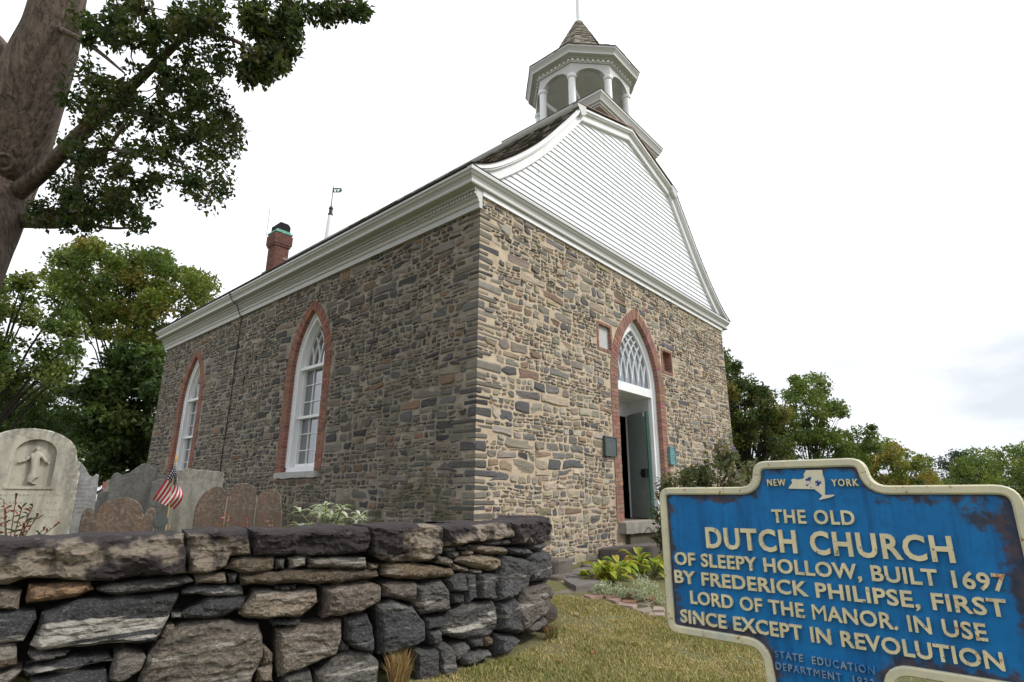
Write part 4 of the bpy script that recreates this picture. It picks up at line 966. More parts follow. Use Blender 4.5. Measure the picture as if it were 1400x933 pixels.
c = t.mix(t.ramp(n1, .35, .7), (.003, .118, .33), (.006, .165, .42)); c = t.mix(t.ramp(n2, .5, .72, 0, .5), c, (.006, .06, .17)); c = t.mix(t.ramp(n3, .6, .72, 0, .3), c, (.035, .20, .36)); c = t.mix(t.ramp(t.noise(2.2, 6, .7, t.vec((9, 9, .7))), .48, .66, 0, .6), c, (.004, .05, .15))
fc = t.ramp(t.math('ADD', q, t.math('MULTIPLY', t.math('SUBTRACT', n2, .5), 1.9)), .36, .62, 0, .85)
c = t.mix(fc, c, t.mix(t.ramp(t.noise(30, 4), .4, .65), (.035, .03, .028), (.085, .045, .025))); t.base(c); t.rough(t.ramp(fc, 0, 1, .5, .85)); t.b.inputs['Specular IOR Level'].default_value = .25; t.bump(n2, .12, .004); M['blue'] = t.m
mb.build('plate', M['blue'], sign); back.build('plate_back', M['blue'], sign)
M['letter'] = None
def letter_mat(name, base_, worn, rust):
    t = NT(name); n1 = t.noise(20, 5); n2 = t.noise(45, 6, .7); c = t.mix(t.ramp(n1, .35, .7), base_, worn); sp = t.sep(); k = t.math('MULTIPLY', t.ramp(sp[1], -.25, -.56), rust)
    c = t.mix(t.ramp(t.math('ADD', n2, t.math('MULTIPLY', k, .22)), .62, .70, 0, .9), c, (.36, .14, .04)); c = t.mix(t.ramp(t.noise(70, 3), .66, .7), c, (.10, .12, .14)); t.base(c); t.rough(.55); t.bump(n2, .2, .003); return t.m
M['letter'] = letter_mat('cream_letter_paint', (.66, .58, .36), (.48, .43, .28), .8); M['letter_blue'] = letter_mat('blue_smeared_letter_paint', (.015, .15, .38), (.30, .34, .34), 0)
def text(body, l0, l1, r0, r1, m='letter', bold=.021, spacing=1.05):
    """l0,l1: top and bottom of the first letter, r0,r1: of the last (photo pixels on the plate)"""
    def glyphs(off):
        cu = bpy.data.curves.new('lettering', 'FONT'); cu.body = body; cu.size = 1; cu.extrude = .05; cu.offset = off; cu.resolution_u = 3; cu.space_character = spacing; cu.space_word = 1.1
        ob = bpy.data.objects.new('lettering', cu); COL.objects.link(ob); me = bpy.data.meshes.new_from_object(ob.evaluated_get(bpy.context.evaluated_depsgraph_get())); bpy.data.objects.remove(ob)
        P = [v.co.copy() for v in me.vertices]; F = [tuple(p.vertices) for p in me.polygons]; bpy.data.meshes.remove(me)
        return P, F
    def spans(P0, F0):                                      # x range of every separate letter, left to right
        par = {}
        key = lambda i: (round(P0[i].x, 4), round(P0[i].y, 4))
        def find(a):
            while par.setdefault(a, a) != a: a = par[a]
            return a
        for f in F0:
            for i in f[1:]: par[find(key(i))] = find(key(f[0]))
        out = {}
        for i in range(len(P0)):
            r_ = find(key(i)); a, b_ = out.get(r_, (9e9, -9e9)); out[r_] = (min(a, P0[i].x), max(b_, P0[i].x))
        return sorted(out.values())
    P, F = glyphs(bold)
    if 'M' in body:                                         # the bold M folds over itself: take the plain one, widened
        P0, F0 = glyphs(0); sp_ = spans(P0, F0); ch_ = [c_ for c_ in body if c_ != ' ']
        for c_, (a, b_) in zip(ch_, sp_):
            if c_ != 'M': continue
            inr = lambda x: a - bold - .012 < x < b_ + bold + .012
            F = [f for f in F if not all(inr(P[i].x) for i in f)]; k0 = len(P); P += [Vector(((p.x - (a + b_) / 2) * (1 + 2 * bold / (b_ - a)) + (a + b_) / 2, p.y * (cap_ + 2 * bold) / cap_ - bold, p.z)) if (cap_ := cu_cap) else p for p in P0]
            F += [tuple(i + k0 for i in f) for f in F0 if all(a - 1e-4 <= P0[i].x <= b_ + 1e-4 for i in f)]
    x0, x1 = min(p.x for p in P), max(p.x for p in P); cap = cu_cap; y0, y1 = -bold, cap + bold
    a0, a1, b0, b1 = su(*l0), su(*l1), su(*r0), su(*r1); u0, u1 = (a0[0] + a1[0]) / 2, (b0[0] + b1[0]) / 2; zt = (a0[1] + b0[1]) / 2; zb = (a1[1] + b1[1]) / 2
    mb = MB(); mb.add([SG(u0 + (p.x - x0) / (x1 - x0) * (u1 - u0), zb + (p.y - y0) / (y1 - y0) * (zt - zb), -.001 + (p.z + .05) / .10 * .012) for p in P], F)
    o = mb.build('lettering', M[m], sign, fixn=False); return o
cu_ = bpy.data.curves.new('t', 'FONT'); cu_.body = 'H'; ob_ = bpy.data.objects.new('t', cu_); COL.objects.link(ob_); me_ = bpy.data.meshes.new_from_object(ob_.evaluated_get(bpy.context.evaluated_depsgraph_get())); cu_cap = max(v.co.y for v in me_.vertices); bpy.data.objects.remove(ob_); bpy.data.meshes.remove(me_)
text('NEW', (1050, 655), (1050, 664), (1075, 656), (1075, 665), bold=.018, spacing=1.25); text('YORK', (1137.4, 655), (1137.4, 664.5), (1174.6, 655.5), (1174.6, 665.5), bold=.018, spacing=1.25)
text('THE OLD', (1056.4, 696), (1056.4, 714), (1169, 699), (1169, 719), spacing=1.12); text('DUTCH CHURCH', (966.2, 719), (966.2, 748), (1304, 735.6), (1304, 770.9), bold=.026, spacing=1.12)
text('OF SLEEPY HOLLOW, BUILT 1697', (923.8, 753.6), (923.8, 771), (1377, 786.5), (1377, 810)); text('BY FREDERICK PHILIPSE, FIRST', (923.8, 779), (923.8, 797), (1377, 820), (1377, 843))
text('LORD OF THE MANOR. IN USE', (937.6, 806.5), (937.6, 824), (1363, 855), (1363, 878), bold=.017); text('SINCE EXCEPT IN REVOLUTION', (932, 834.5), (932, 852.5), (1372, 890), (1372, 913.5))
text('STATE  EDUCATION', (1061, 889.7), (1061, 899), (1196.5, 910), (1196.5, 920.5), 'letter_blue', .012, 1.25); text('DEPARTMENT  1932', (1060, 905.7), (1060, 915), (1199.5, 928), (1199.5, 938.5), 'letter_blue', .012, 1.25)
NYP = [(375,435),(380,420),(408,385),(398,362),(410,350),(430,352),(455,356),(500,350),(512,335),(505,315),(525,275),(665,272),(672,320),(684,345),(690,400),(690,490),(720,490),(765,486),(772,496),(740,510),(680,525),(645,533),(640,525),(658,510),(668,495),(640,470),(600,440)]
NY = [su(1020 + x / 6.364, 600 + y / 6.364) for x, y in NYP]; mb = MB(); ins = inset(NY, .0015); n = len(NY)
mb.add([SG(u, z, -.001) for u, z in NY] + [SG(u, z, .007) for u, z in NY], [(i, (i + 1) % n, n + (i + 1) % n, n + i) for i in range(n)]); flat(mb, NY, [], SG, .007, 0)
t = NT('state_map_paint'); n2 = t.noise(34, 4, .6); ctr = su(1112, 660); sp = t.sep()
dist = t.math('ADD', t.math('POWER', t.math('MULTIPLY', t.math('SUBTRACT', sp[1], SY - ctr[0] - (SY - .54)), 26), 2), t.math('POWER', t.math('MULTIPLY', t.math('SUBTRACT', sp[2], ctr[1] - sign.location.z), 45), 2))
k = t.math('MULTIPLY', t.ramp(dist, .9, .5), t.ramp(t.noise(90, 2), .53, .57)); c = t.mix(t.ramp(n2, .4, .7, 0, .5), (.62, .58, .43), (.48, .45, .36)); t.base(t.mix(k, c, (.008, .03, .19))); t.rough(.55); mb.build('state_emblem', t.m, sign)
mb = MB(); px_ = SX + .004; mb.tube([(px_, SY - .53, gz(px_, SY - .54) - .2), (px_, SY - .53, .90)], .042, 16); mb.tube([(px_, SY - .53, .86), (px_, SY - .53, .935)], .056, 16); mb.build('post', simple('blue_post_paint', (.012, .12, .33), .45, .3, 12), sign, smooth=True)

# ================================================================== GRAVES
def grave_mat(name, c1, c2, lich, streak=.5):
    t = NT(name); a = t.noise(3, 5, .6, t.vec((2.5, 2.5, .5))); b_ = t.noise(18, 5, .65); c = t.mix(t.ramp(a, .42, .62), c1, c2); c = t.mix(t.ramp(b_, .5, .75, 0, .5), c, tuple(x * .5 for x in c1))
    up = t.ramp(t.attr('Moss', 'Fac'), 0, 1); l = t.math('MULTIPLY', t.ramp(t.noise(30, 5, .7), .47, .58), up); c = t.mix(l, c, lich); c = t.mix(t.math('MULTIPLY', t.ramp(t.noise(9, 4), .48, .62, 0, .9), up), c, (.07, .065, .05)); t.base(c); t.rough(.9); t.bump(b_, .5, .01); return t.m
M['marble'] = grave_mat('stained_marble', (.40, .375, .30), (.20, .185, .145), (.55, .54, .5)); M['greyslab'] = grave_mat('grey_slab', (.26, .26, .255), (.17, .165, .155), (.42, .41, .38)); M['slate'] = grave_mat('grey_marble', (.15, .148, .14), (.11, .105, .095), (.3, .29, .26))
M['paleslab'] = grave_mat('streaked_pale_slab', (.25, .235, .20), (.13, .12, .098), (.36, .35, .31)); M['brown'] = grave_mat('brown_sandstone', (.115, .070, .046), (.078, .055, .040), (.27, .24, .20))
def slab(px0, px1, ptop, D, prof, th, m, label, yaw=0, lean=0, holes=None, name='gravestone', hd=.02, base=None):
    """headstone: prof = outline from bottom left over the top to bottom right, x in 0..1, h in 0..1 of the height"""
    cx_ = (px0 + px1) / 2; P = at(cx_, ptop, D); zg = gz(P.x, P.y); W_ = (px1 - px0) / FPX * D * 1.0; H = P.z - zg
    fw_ = Vector((-P.x, -P.y)).normalized(); fw_ = Vector((fw_.x * math.cos(yaw) - fw_.y * math.sin(yaw), fw_.x * math.sin(yaw) + fw_.y * math.cos(yaw))); rt = Vector((-fw_.y, fw_.x))
    root = Vector((P.x, P.y, zg))
    def G(u, v, o): h = v * H; x = (u - .5) * W_ + lean * h; q = Vector((P.x, P.y)) + rt * x + fw_ * o; return (q.x, q.y, zg + h)
    mb = MB(); O = prof; n = len(O); e = .012 / max(W_, .1)
    def shr(k): c = sum(u for u, v in O) / n; return [(lerp(u, .5, k), v - (k * .35 if v > 0 else 0)) for u, v in O]
    L = [(0, -th), (0, -.012), (.022, 0)]
    vs_ = []
    for k, o in L: vs_ += [G(u, v, o) for u, v in shr(k)]
    o0 = mb.add(vs_, [(k * n + i, k * n + (i + 1) % n, (k + 1) * n + (i + 1) % n, (k + 1) * n + i) for k in range(2) for i in range(n)])
    for i in range(len(vs_)): mb.moss[o0 + i] = 1.0 if O[i % n][1] > .5 else .4
    F = shr(.022); hl = holes or []; polys = [[Vector((u, v, 0)) for u, v in Q] for Q in [F] + hl]
    # front face as a fine fan: interior points carry the lichen falloff
    pts = [p for Q in polys for p in Q]; tr = tessellate_polygon(polys); o1 = mb.add([G(p.x, p.y, 0) for p in pts], tr)
    for i, p in enumerate(pts): mb.moss[o1 + i] = .35 if i < n and p.y > .5 else 0
    for Q in hl:
        k = len(Q); mb.add([G(u, v, 0) for u, v in Q] + [G(u, v, -hd) for u, v in Q], [(i, (i + 1) % k, k + (i + 1) % k, k + i) for i in range(k)]); flat(mb, Q, [], G, -hd, 0)
    ob = mb.build(name, M[m]); tag(ob, label, 'gravestone', 'gravestones behind the stone wall'); return ob, G, H, W_
def rnd_top(x0, x1, h0, h1, n=10): return [((x0 + x1) / 2 - (x1 - x0) / 2 * math.cos(math.pi * i / n), h0 + (h1 - h0) * math.sin(math.pi * i / n)) for i in range(n + 1)]
nich = [(.37, .545), (.37, .80)] + [((.56 - .19 * math.cos(math.pi * i / 12)), .80 + .115 * math.sin(math.pi * i / 12)) for i in range(1, 12)] + [(.75, .80), (.75, .545)]
g1, G1, H1, W1 = slab(-6, 110, 586, 5.5, [(0, 0), (0, .74), (.035, .755), (.05, .78)] + rnd_top(.06, .94, .80, 1, 16)[0:] + [(.95, .78), (.965, .755), (1, .74), (1, 0)], .16, 'marble', 'tall round topped pale marble gravestone with a robed figure carved in relief', holes=[nich], hd=.045, lean=-.02)
def figure():
    """robed figure in relief: one continuous grown surface"""
    V_ = {'hip': (.565, .665), 'waist': (.566, .715), 'chest': (.567, .775), 'neck': (.567, .815), 'head': (.566, .835), 'headtop': (.566, .853), 'knee': (.555, .61), 'hem': (.53, .565), 'hem2': (.585, .565), 'knee2': (.585, .615),
          'sl': (.525, .79), 'el': (.475, .745), 'hl': (.415, .728), 'sr': (.612, .79), 'er': (.655, .745), 'hr': (.705, .722)}
    rad = {'hip': .040, 'waist': .034, 'chest': .037, 'neck': .013, 'head': .021, 'headtop': .017, 'knee': .034, 'hem': .028, 'hem2': .03, 'knee2': .034, 'sl': .020, 'el': .017, 'hl': .009, 'sr': .020, 'er': .017, 'hr': .009}
    E_ = [('hip', 'waist'), ('waist', 'chest'), ('chest', 'neck'), ('neck', 'head'), ('head', 'headtop'), ('hip', 'knee'), ('knee', 'hem'), ('hip', 'knee2'), ('knee2', 'hem2'), ('chest', 'sl'), ('sl', 'el'), ('el', 'hl'), ('chest', 'sr'), ('sr', 'er'), ('er', 'hr')]
    K = list(V_); me = bpy.data.meshes.new('fig'); me.from_pydata([Vector(G1(*V_[k], -.028)) for k in K], [(K.index(a), K.index(b_)) for a, b_ in E_], []); ob = bpy.data.objects.new('fig', me); COL.objects.link(ob)
    md = ob.modifiers.new('s', 'SKIN'); 
    for k, sv in zip(K, me.skin_vertices[0].data): sv.radius = (rad[k], rad[k]); sv.use_root = k == 'hip'
    ob.modifiers.new('d', 'SUBSURF').levels = 2
    m2 = bpy.data.meshes.new_from_object(ob.evaluated_get(bpy.context.evaluated_depsgraph_get())); P = [v.co.copy() for v in m2.vertices]; F = [tuple(p.vertices) for p in m2.polygons]; bpy.data.objects.remove(ob); bpy.data.meshes.remove(m2)
    mb = MB(); mb.add([p + Vector((.010 * math.sin(p.x * 190 + p.z * 40), 0, 0)) * (1 if p.z < G1(0, .79, 0)[2] else 0) * .5 for p in P], F); return mb
figure().build('carved_figure', M['marble'], g1, smooth=True)
def inscription(G, par, u0, u1, v0, v1, rows, m):
    """weathered cut lines of lettering, no longer readable"""
    mb = MB()
    for k in range(rows):
        v = lerp(v1, v0, k / max(1, rows - 1)); u = u0 + U(0, .05); e = u1 - U(0, .08); h = (v1 - v0) / rows * .42
        while u < e:
            l = U(.008, .026)
            if rnd() < .82: mb.prism([(u, v), (u + l, v), (u + l, v + h * U(.7, 1)), (u, v + h * U(.7, 1))], .0012, -.004, G)
            u += l + U(.006, .02)
    mb.build('worn_inscription', m, par)
M['faint'] = simple('shallow_weathered_cuts', (.27, .25, .20), .95, .3, 20); M['faint2'] = simple('shallow_grey_cuts', (.165, .16, .15), .95, .3, 20)
inscription(G1, g1, .22, .88, .30, .47, 4, M['faint'])
mb = MB(); mb.prism([(.34, .525), (.78, .525), (.78, .545), (.34, .545)], .012, -.03, G1); mb.build('niche_ledge', M['marble'], g1)
g2, G2, H2, W2 = slab(92, 140, 634, 6.3, [(0, 0), (0, .80), (.06, .83), (.16, .82), (.25, .86), (.36, .96)] + rnd_top(.40, .62, .97, 1, 6) + [(.68, .94), (.78, .86), (.86, .845), (.93, .88), (1, .865), (1, 0)], .07, 'greyslab', 'pale grey slab with a pointed shouldered top, close beside the carved marble gravestone', lean=-.06)
inscription(G2, g2, .3, .86, .42, .78, 9, M['faint2'])
slab(163, 232, 634, 8.3, [(0, 0), (0, .80), (.04, .85), (.1, .86), (.17, .83), (.28, .86), (.4, .955)] + rnd_top(.43, .60, .97, 1, 6) + [(.66, .94), (.78, .84), (.88, .83), (.95, .86), (1, .82), (1, 0)], .09, 'slate', 'grey ogee topped gravestone rising behind the brown rounded one')
slab(137, 163, 672, 8.6, [(0, 0), (0, .96), (.2, 1), (.8, .98), (1, .94), (1, 0)], .08, 'slate', 'low square grey gravestone in the gap left of the grey ogee topped one')
slab(146, 166, 655, 10.5, [(0, 0), (0, .9)] + rnd_top(.02, .98, .9, 1, 8) + [(1, .9), (1, 0)], .1, 'marble', 'small far round topped cream gravestone seen between two grey slabs')
slab(127, 211, 680, 5.9, [(0, 0), (0, .66)] + rnd_top(.01, .15, .70, .82, 8) + [(.17, .68)] + rnd_top(.19, .81, .70, 1, 14) + [(.83, .68)] + rnd_top(.85, .99, .70, .81, 8) + [(1, .66), (1, 0)], .09, 'brown', 'low brown sandstone gravestone with one big and two small rounded lobes', lean=-.01)
slab(212, 246, 655, 8.0, [(0, 0), (0, .95), (.3, 1), (.7, .98), (1, .93), (1, 0)], .09, 'slate', 'narrow dark grey slab half hidden behind the small flag')
slab(246, 306, 641, 7.6, [(0, 0), (0, .955), (.05, .985), (.12, .97), (.2, 1), (.33, .995), (.45, .98), (.6, .985), (.75, .965), (.9, .97), (.97, .95), (1, .93), (1, 0)], .1, 'paleslab', 'wide pale streaked slab with a rough flat top, right of the small flag', lean=-.02)
LB = [(0, 0), (0, .60), (.02, .70)] + [(.04, .78), (.09, .86), (.14, .92), (.20, .945), (.27, .93), (.315, .87), (.335, .80)] + [(.345, .82)] + rnd_top(.36, .665, .85, 1, 12) + [(.672, .80)] + rnd_top(.685, .965, .74, .915, 12) + [(.985, .62), (1, .5), (1, 0)]
gt, GT, HT, WT = slab(279, 387, 661, 6.9, LB, .10, 'brown', 'brown sandstone gravestone with three rounded lobes side by side under the big window')
mb = MB()
for u in (.338, .675): mb.prism([(u - .008, 0), (u + .008, 0), (u + .006, .79), (u - .006, .79)], .006, -.02, GT)
mb.build('lobe_joint', M['paleslab'], gt)
# small flag on a stick with a round grave marker
A, B_ = at(241, 625, 5.2), at(226, 735, 5.2); mb = MB(); fl0 = Vector(B_); fl0.z = gz(B_.x, B_.y)
flag = tag(empty('grave_flag', fl0), 'small stars and stripes flag drooping from a wooden stick by the graves', 'flag')
dn = (A - B_).normalized(); mb.tube([fl0 - Vector((0, 0, .1)), A - dn * .04], .006, 6); mb.build('stick', simple('pale_wood_stick', (.45, .34, .17), .6), flag)
mb = MB(); mb.lathe([(.004, 0), (.011, .008), (.012, .03), (.007, .05), (.001, .075)], A - dn * .05, 8); mb.build('finial', simple('gilt_tip', (.42, .25, .07), .4), flag)
p00, p01, p10, p11 = [Vector(at(*q, 5.19)) for q in ((240.5, 634), (241, 653), (209, 683), (238, 697))]; p0m = Vector(at(243, 662, 5.19))
vs_ = []; nu, nv_ = 36, 22; tocam = (EYE - p00).normalized()
for j in range(nv_ + 1):
    for i in range(nu + 1):
        s_, t_ = i / nu, j / nv_
        top = p00.lerp(p0m, t_); bot = p10.lerp(p11, t_) + (p11 - p10).orthogonal().normalized() * 0
        q = top.lerp(bot, s_) + (Vector(at(700, 466, 1)) - Vector(at(692, 466, 1))) * (5.2 * .75 * math.sin(math.pi * s_) * (t_ ** .8)) * 1.6
        q += tocam * (.030 * math.sin(t_ * 9.5 + s_ * 2.2) * (.25 + s_) + .012 * math.sin(s_ * 8 + t_ * 3)); vs_.append(q)
mb = MB(); mb.add(vs_, [(j * (nu + 1) + i, j * (nu + 1) + i + 1, (j + 1) * (nu + 1) + i + 1, (j + 1) * (nu + 1) + i) for j in range(nv_) for i in range(nu)])
t = NT('flag_cloth'); cl = mb.build('cloth', t.m, flag, smooth=True, fixn=False); uvl = cl.data.uv_layers.new(name='UVMap')
for poly in cl.data.polygons:
    for li in poly.loop_indices: vi = cl.data.loops[li].vertex_index; uvl.data[li].uv = ((vi % (nu + 1)) / nu, 1 - (vi // (nu + 1)) / nv_)
sp = t.sep('UV'); st_ = t.math('GREATER_THAN', t.math('FRACT', t.math('MULTIPLY', sp[1], 6.5)), .5); c = t.mix(st_, (.50, .012, .02), (.72, .72, .72))
can = t.math('MULTIPLY', t.math('LESS_THAN', sp[0], .42), t.math('GREATER_THAN', sp[1], .46))
su_ = t.math('SUBTRACT', t.math('FRACT', t.math('MULTIPLY', sp[0], 6 / .42)), .5); sv_ = t.math('SUBTRACT', t.math('FRACT', t.math('MULTIPLY', t.math('SUBTRACT', sp[1], .46), 5 / .54)), .5)
star = t.math('LESS_THAN', t.math('ADD', t.math('POWER', su_, 2), t.math('POWER', sv_, 2)), .075); t.base(t.mix(can, c, t.mix(star, (.012, .014, .06), (.7, .7, .7)))); t.rough(.8)
p = at(219, 713, 5.0); mb = MB()
mb.tube([(p.x, p.y, gz(p.x, p.y) - .05), (p.x, p.y, p.z - .05)], .008, 6)
d = tocam; d = Vector((d.x, d.y, 0)).normalized(); mb.tube([p - d * .008, p + d * .008], .062, 20); mb.tube([p + d * .0081, p + d * .012], .05, 20)
tag(mb.build('grave_marker', simple('dull_bronze', (.06, .068, .062), .55, .3, 20)), 'round dull bronze grave marker disc on a rod below the small flag', 'grave marker')
p = at(141, 662, 9.5); mb = MB(); mb.tube([(p.x, p.y, gz(p.x, p.y)), (p.x, p.y, p.z + .05)], .006, 5); fs_ = [(0, 0), (.06, -.02), (.05, -.12), (.0, -.11)]
mb.prism(fs_, .002, -.002, lambda u, v, o: (p.x + CR.x * u, p.y + CR.y * u + o, p.z + .04 + v)); tag(mb.build('grave_flag', simple('faded_pink_cloth', (.45, .16, .15), .8)), 'tiny faded pink flag far off between two pale gravestones', 'flag')
random.seed(77)
# ================================================================== VEGETATION
def leaf_mat(name, trans=.3, rough=.55, bright=1.0):
    t = NT(name); a = t.attr(); t.base(a); t.rough(rough); t.b.inputs['Specular IOR Level'].default_value = .3
    tr = t.n('ShaderNodeBsdfTranslucent'); t.l(t.mix(1.0, a, (1.5, 1.6, .7), 'MULTIPLY'), tr.inputs[0]); ms = t.n('ShaderNodeMixShader'); ms.inputs[0].default_value = trans
    t.l(t.b.outputs[0], ms.inputs[1]); t.l(tr.outputs[0], ms.inputs[2]); t.l(ms.outputs[0], t.out.inputs[0]); return t.m
M['leaf'] = leaf_mat('green_leaves')
def bark_mat(name, c1, c2, sc=1.0):
    t = NT(name); v = t.vec((20 * sc, 20 * sc, 2.0 * sc)); a = t.noise(1.0, 8, .7, v, .35); b_ = t.noise(30, 4); c = t.mix(t.ramp(a, .36, .62), c1, c2); c = t.mix(t.ramp(b_, .5, .75, 0, .4), c, tuple(x * 1.5 for x in c2)); t.base(c); t.rough(.95); t.bump(a, 1.0, .07); return t.m
M['bark'] = bark_mat('ridged_bark', (.045, .032, .025), (.23, .172, .135)); M['bark_dark'] = bark_mat('dark_bark', (.02, .017, .014), (.055, .046, .038))
def rdir():
    z = U(-1, 1); a = U(0, 2 * math.pi); r = math.sqrt(1 - z * z); return Vector((r * math.cos(a), r * math.sin(a), z))
def leaf(mb, p, size, col, d=None, n=None, wide=.55):
    d = d or rdir(); n = n or rdir(); s = d.cross(n)
    if s.length < .05: s = d.cross(Vector((.3, .5, .8)))
    s.normalize(); nn = s.cross(d); b_ = p + d * size
    mb.add([p, p + d * size * .45 + s * size * wide * .5 + nn * size * .12, b_, p + d * size * .45 - s * size * wide * .5 + nn * size * .12], [(0, 1, 2), (0, 2, 3)], col)
def clump(mb, c, r, n, size, pal, flat_=.8, up=.5):
    base = random.choice(pal)
    for _ in range(n):
        d = rdir(); k = rnd() ** .45; p = c + Vector((d.x * r, d.y * r, d.z * r * flat_)) * k
        col = lerpc(base, random.choice(pal), rnd() * .5); v = U(.65, 1.35); nn = (rdir() + Vector((0, 0, up))).normalized()
        leaf(mb, p, size * U(.65, 1.3), (col[0] * v, col[1] * v, col[2] * v), (rdir() + Vector((0, 0, -.35))).normalized(), nn)
def px_clumps(poly, n, rpx, D, sp, seedshift=0):
    xs_ = [p[0] for p in poly]; ys_ = [p[1] for p in poly]; out = []
    k = 0
    while len(out) < n and k < n * 60:
        k += 1; x, y = U(min(xs_), max(xs_)), U(min(ys_), max(ys_)); r = U(*rpx)
        if not inpoly(x, y, poly): continue
        if sum(1 for a in range(8) if not inpoly(x + .75 * r * math.cos(a * .785), y + .75 * r * math.sin(a * .785), poly)) > 2: continue
        d = D + U(-sp, sp); out.append((at(x, y, d), r / FPX * d))
    return out
def tree(name, label, polys, D, sp, rpx, ncl, nl, size, pal, tpx, trad, group=None, limb=.5, mat='leaf', bark='bark_dark', extra=None):
    """trunk and limbs leading to leaf clumps spread through the crown's volume"""
    cl = []
    for poly, n in zip(polys, ncl): cl += px_clumps(poly, n, rpx, D, sp)
    if extra: cl += extra
    c = sum((a for a, r in cl), Vector()) / len(cl); P = at(tpx[0], tpx[1], D); b0 = Vector((P.x, P.y, gz(P.x, P.y) - .3)); root = tag(empty(name, b0), label, 'tree', group)
    mb = MB()
    for p, r in cl: clump(mb, p, r, nl, size, pal)
    mb.build('crown', M[mat], root, fixn=False)
    mb = MB(); zt = max(a.z for a, r in cl); top = Vector((c.x, c.y, lerp(c.z, zt, .4))); tr_ = [b0.lerp(top, k / 6) + Vector((noise.noise(Vector((k, D, 1))), noise.noise(Vector((k, D, 5))), 0)) * trad * .8 for k in range(7)]; tr_[0] = b0
    mb.tube(tr_, [trad * (1.25 if k == 0 else 1) * (1 - k / 7.5) for k in range(7)], 9)
    for p, r in cl:
        if rnd() > limb: continue
        k = min(5, max(1, int(6 * (p.z - b0.z) / max(.1, top.z - b0.z) * U(.45, .8)))); s = tr_[k]; m_ = s.lerp(p, .55) + Vector((0, 0, .08 * (p - s).length)); mb.tube([s, m_, p], [trad * .32 * (1 - k / 9), trad * .16, trad * .05], 5)
    mb.build('trunk', M[bark], root); return root
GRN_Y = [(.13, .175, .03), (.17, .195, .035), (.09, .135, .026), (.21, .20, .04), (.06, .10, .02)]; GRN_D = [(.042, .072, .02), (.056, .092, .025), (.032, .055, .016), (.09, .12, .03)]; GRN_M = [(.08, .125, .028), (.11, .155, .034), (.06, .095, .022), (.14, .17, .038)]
OLV = [(.10, .105, .028), (.15, .14, .035), (.065, .08, .02), (.17, .14, .035)]; GRN_A = [(.22, .17, .04), (.17, .18, .04), (.26, .18, .045)]
# ---- the big tree in the graveyard, its near boughs across the sky
TP = Vector((.16, 9.2, 0)); tz0 = gz(TP.x, TP.y)
big_t = tag(empty('shade_tree', (TP.x, TP.y, tz0)), 'huge forked shade tree with thick ridged trunk and dark leafy boughs at the left', 'tree')
mb = MB(); NR = 72
def barktube(P, Rd, flare=0, knots=()):
    vs_ = []; fs = []; n = len(P); prev = None
    for i in range(n):
        d = (P[min(i + 1, n - 1)] - P[max(i - 1, 0)]).normalized(); a = Vector((1, 0, 0)) if prev is None else prev; a = (a - d * a.dot(d)).normalized(); prev = a; b_ = d.cross(a)
        for k in range(NR):
            th = 2 * math.pi * k / NR; u = Vector((math.cos(th) * 2.6, math.sin(th) * 2.6, P[i].z * .55)); r = Rd[i] * (1 + .05 * noise.noise(u * .5) + .045 * abs(noise.noise(Vector((u.x * 2.4, u.y * 2.4, u.z * 1.2)))) + .025 * noise.noise(Vector((u.x * 5, u.y * 5, u.z * 2))))
            vs_.append(P[i] + a * (r * math.cos(th)) + b_ * (r * math.sin(th)))
    for i in range(n - 1): fs += [(i * NR + k, i * NR + (k + 1) % NR, (i + 1) * NR + (k + 1) % NR, (i + 1) * NR + k) for k in range(NR)]
    mb.add(vs_, fs)
def path(pts, m=8): return [Vector(p) for p in catmull3(pts, m)]
def catmull3(P, m):
    out = []
    for i in range(len(P) - 1):
        p0, p1, p2, p3 = P[max(i - 1, 0)], P[i], P[i + 1], P[min(i + 2, len(P) - 1)]
        for k in range(m):
            t_ = k / m; out.append([.5 * (2 * p1[j] + (p2[j] - p0[j]) * t_ + (2 * p0[j] - 5 * p1[j] + 4 * p2[j] - p3[j]) * t_ * t_ + (3 * p1[j] - p0[j] - 3 * p2[j] + p3[j]) * t_ ** 3) for j in range(3)])
    return out + [P[-1]]
def radii(rs, n): 
    out = []
    for i in range(n):
        f = i / (n - 1) * (len(rs) - 1); k = min(int(f), len(rs) - 2); out.append(lerp(rs[k], rs[k + 1], f - k))
    return out
tp = path([(TP.x - .05, TP.y + .05, tz0 - .3), (TP.x - .02, TP.y, 2.2), (TP.x, TP.y, 3.9), tuple(at(-24, 262, 7.95)), tuple(at(6, 200, 7.93)), tuple(at(31, 144, 7.9)), tuple(at(56, 86, 7.88)), tuple(at(71, 45, 7.87)), tuple(at(81, 0, 7.87)), tuple(at(98, -70, 7.9)), tuple(at(120, -190, 7.9)), tuple(at(160, -420, 8.2))], 9)
barktube(tp, radii([.92, .60, .55, .54, .49, .43, .37, .32, .295, .26, .22, .1], len(tp)))
ll = path([tuple(at(-25, 250, 8.05)), tuple(at(-22, 190, 8.0)), tuple(at(-18, 95, 8.05)), tuple(at(-46, 50, 8.1)), tuple(at(-110, -30, 8.3)), tuple(at(-180, -160, 8.6)), tuple(at(-240, -360, 9.2))], 9); barktube(ll, radii([.36, .40, .38, .36, .32, .25, .1], len(ll)))
mb.build('trunk', M['bark'], big_t, smooth=True)
mb = MB(); pk = at(5, 222, 7.35); kd = (EYE - pk).normalized(); kr = kd.cross(Vector((0, 0, 1))).normalized(); ku = kr.cross(kd)
for r0, o0 in ((.09, .03),): mb.tube([pk + kd * (o0 - .04) + kr * (r0 * math.cos(a)) + ku * (r0 * 1.1 * math.sin(a)) for a in [i * math.pi / 10 for i in range(21)]], .03 if r0 > .08 else .018, 8)
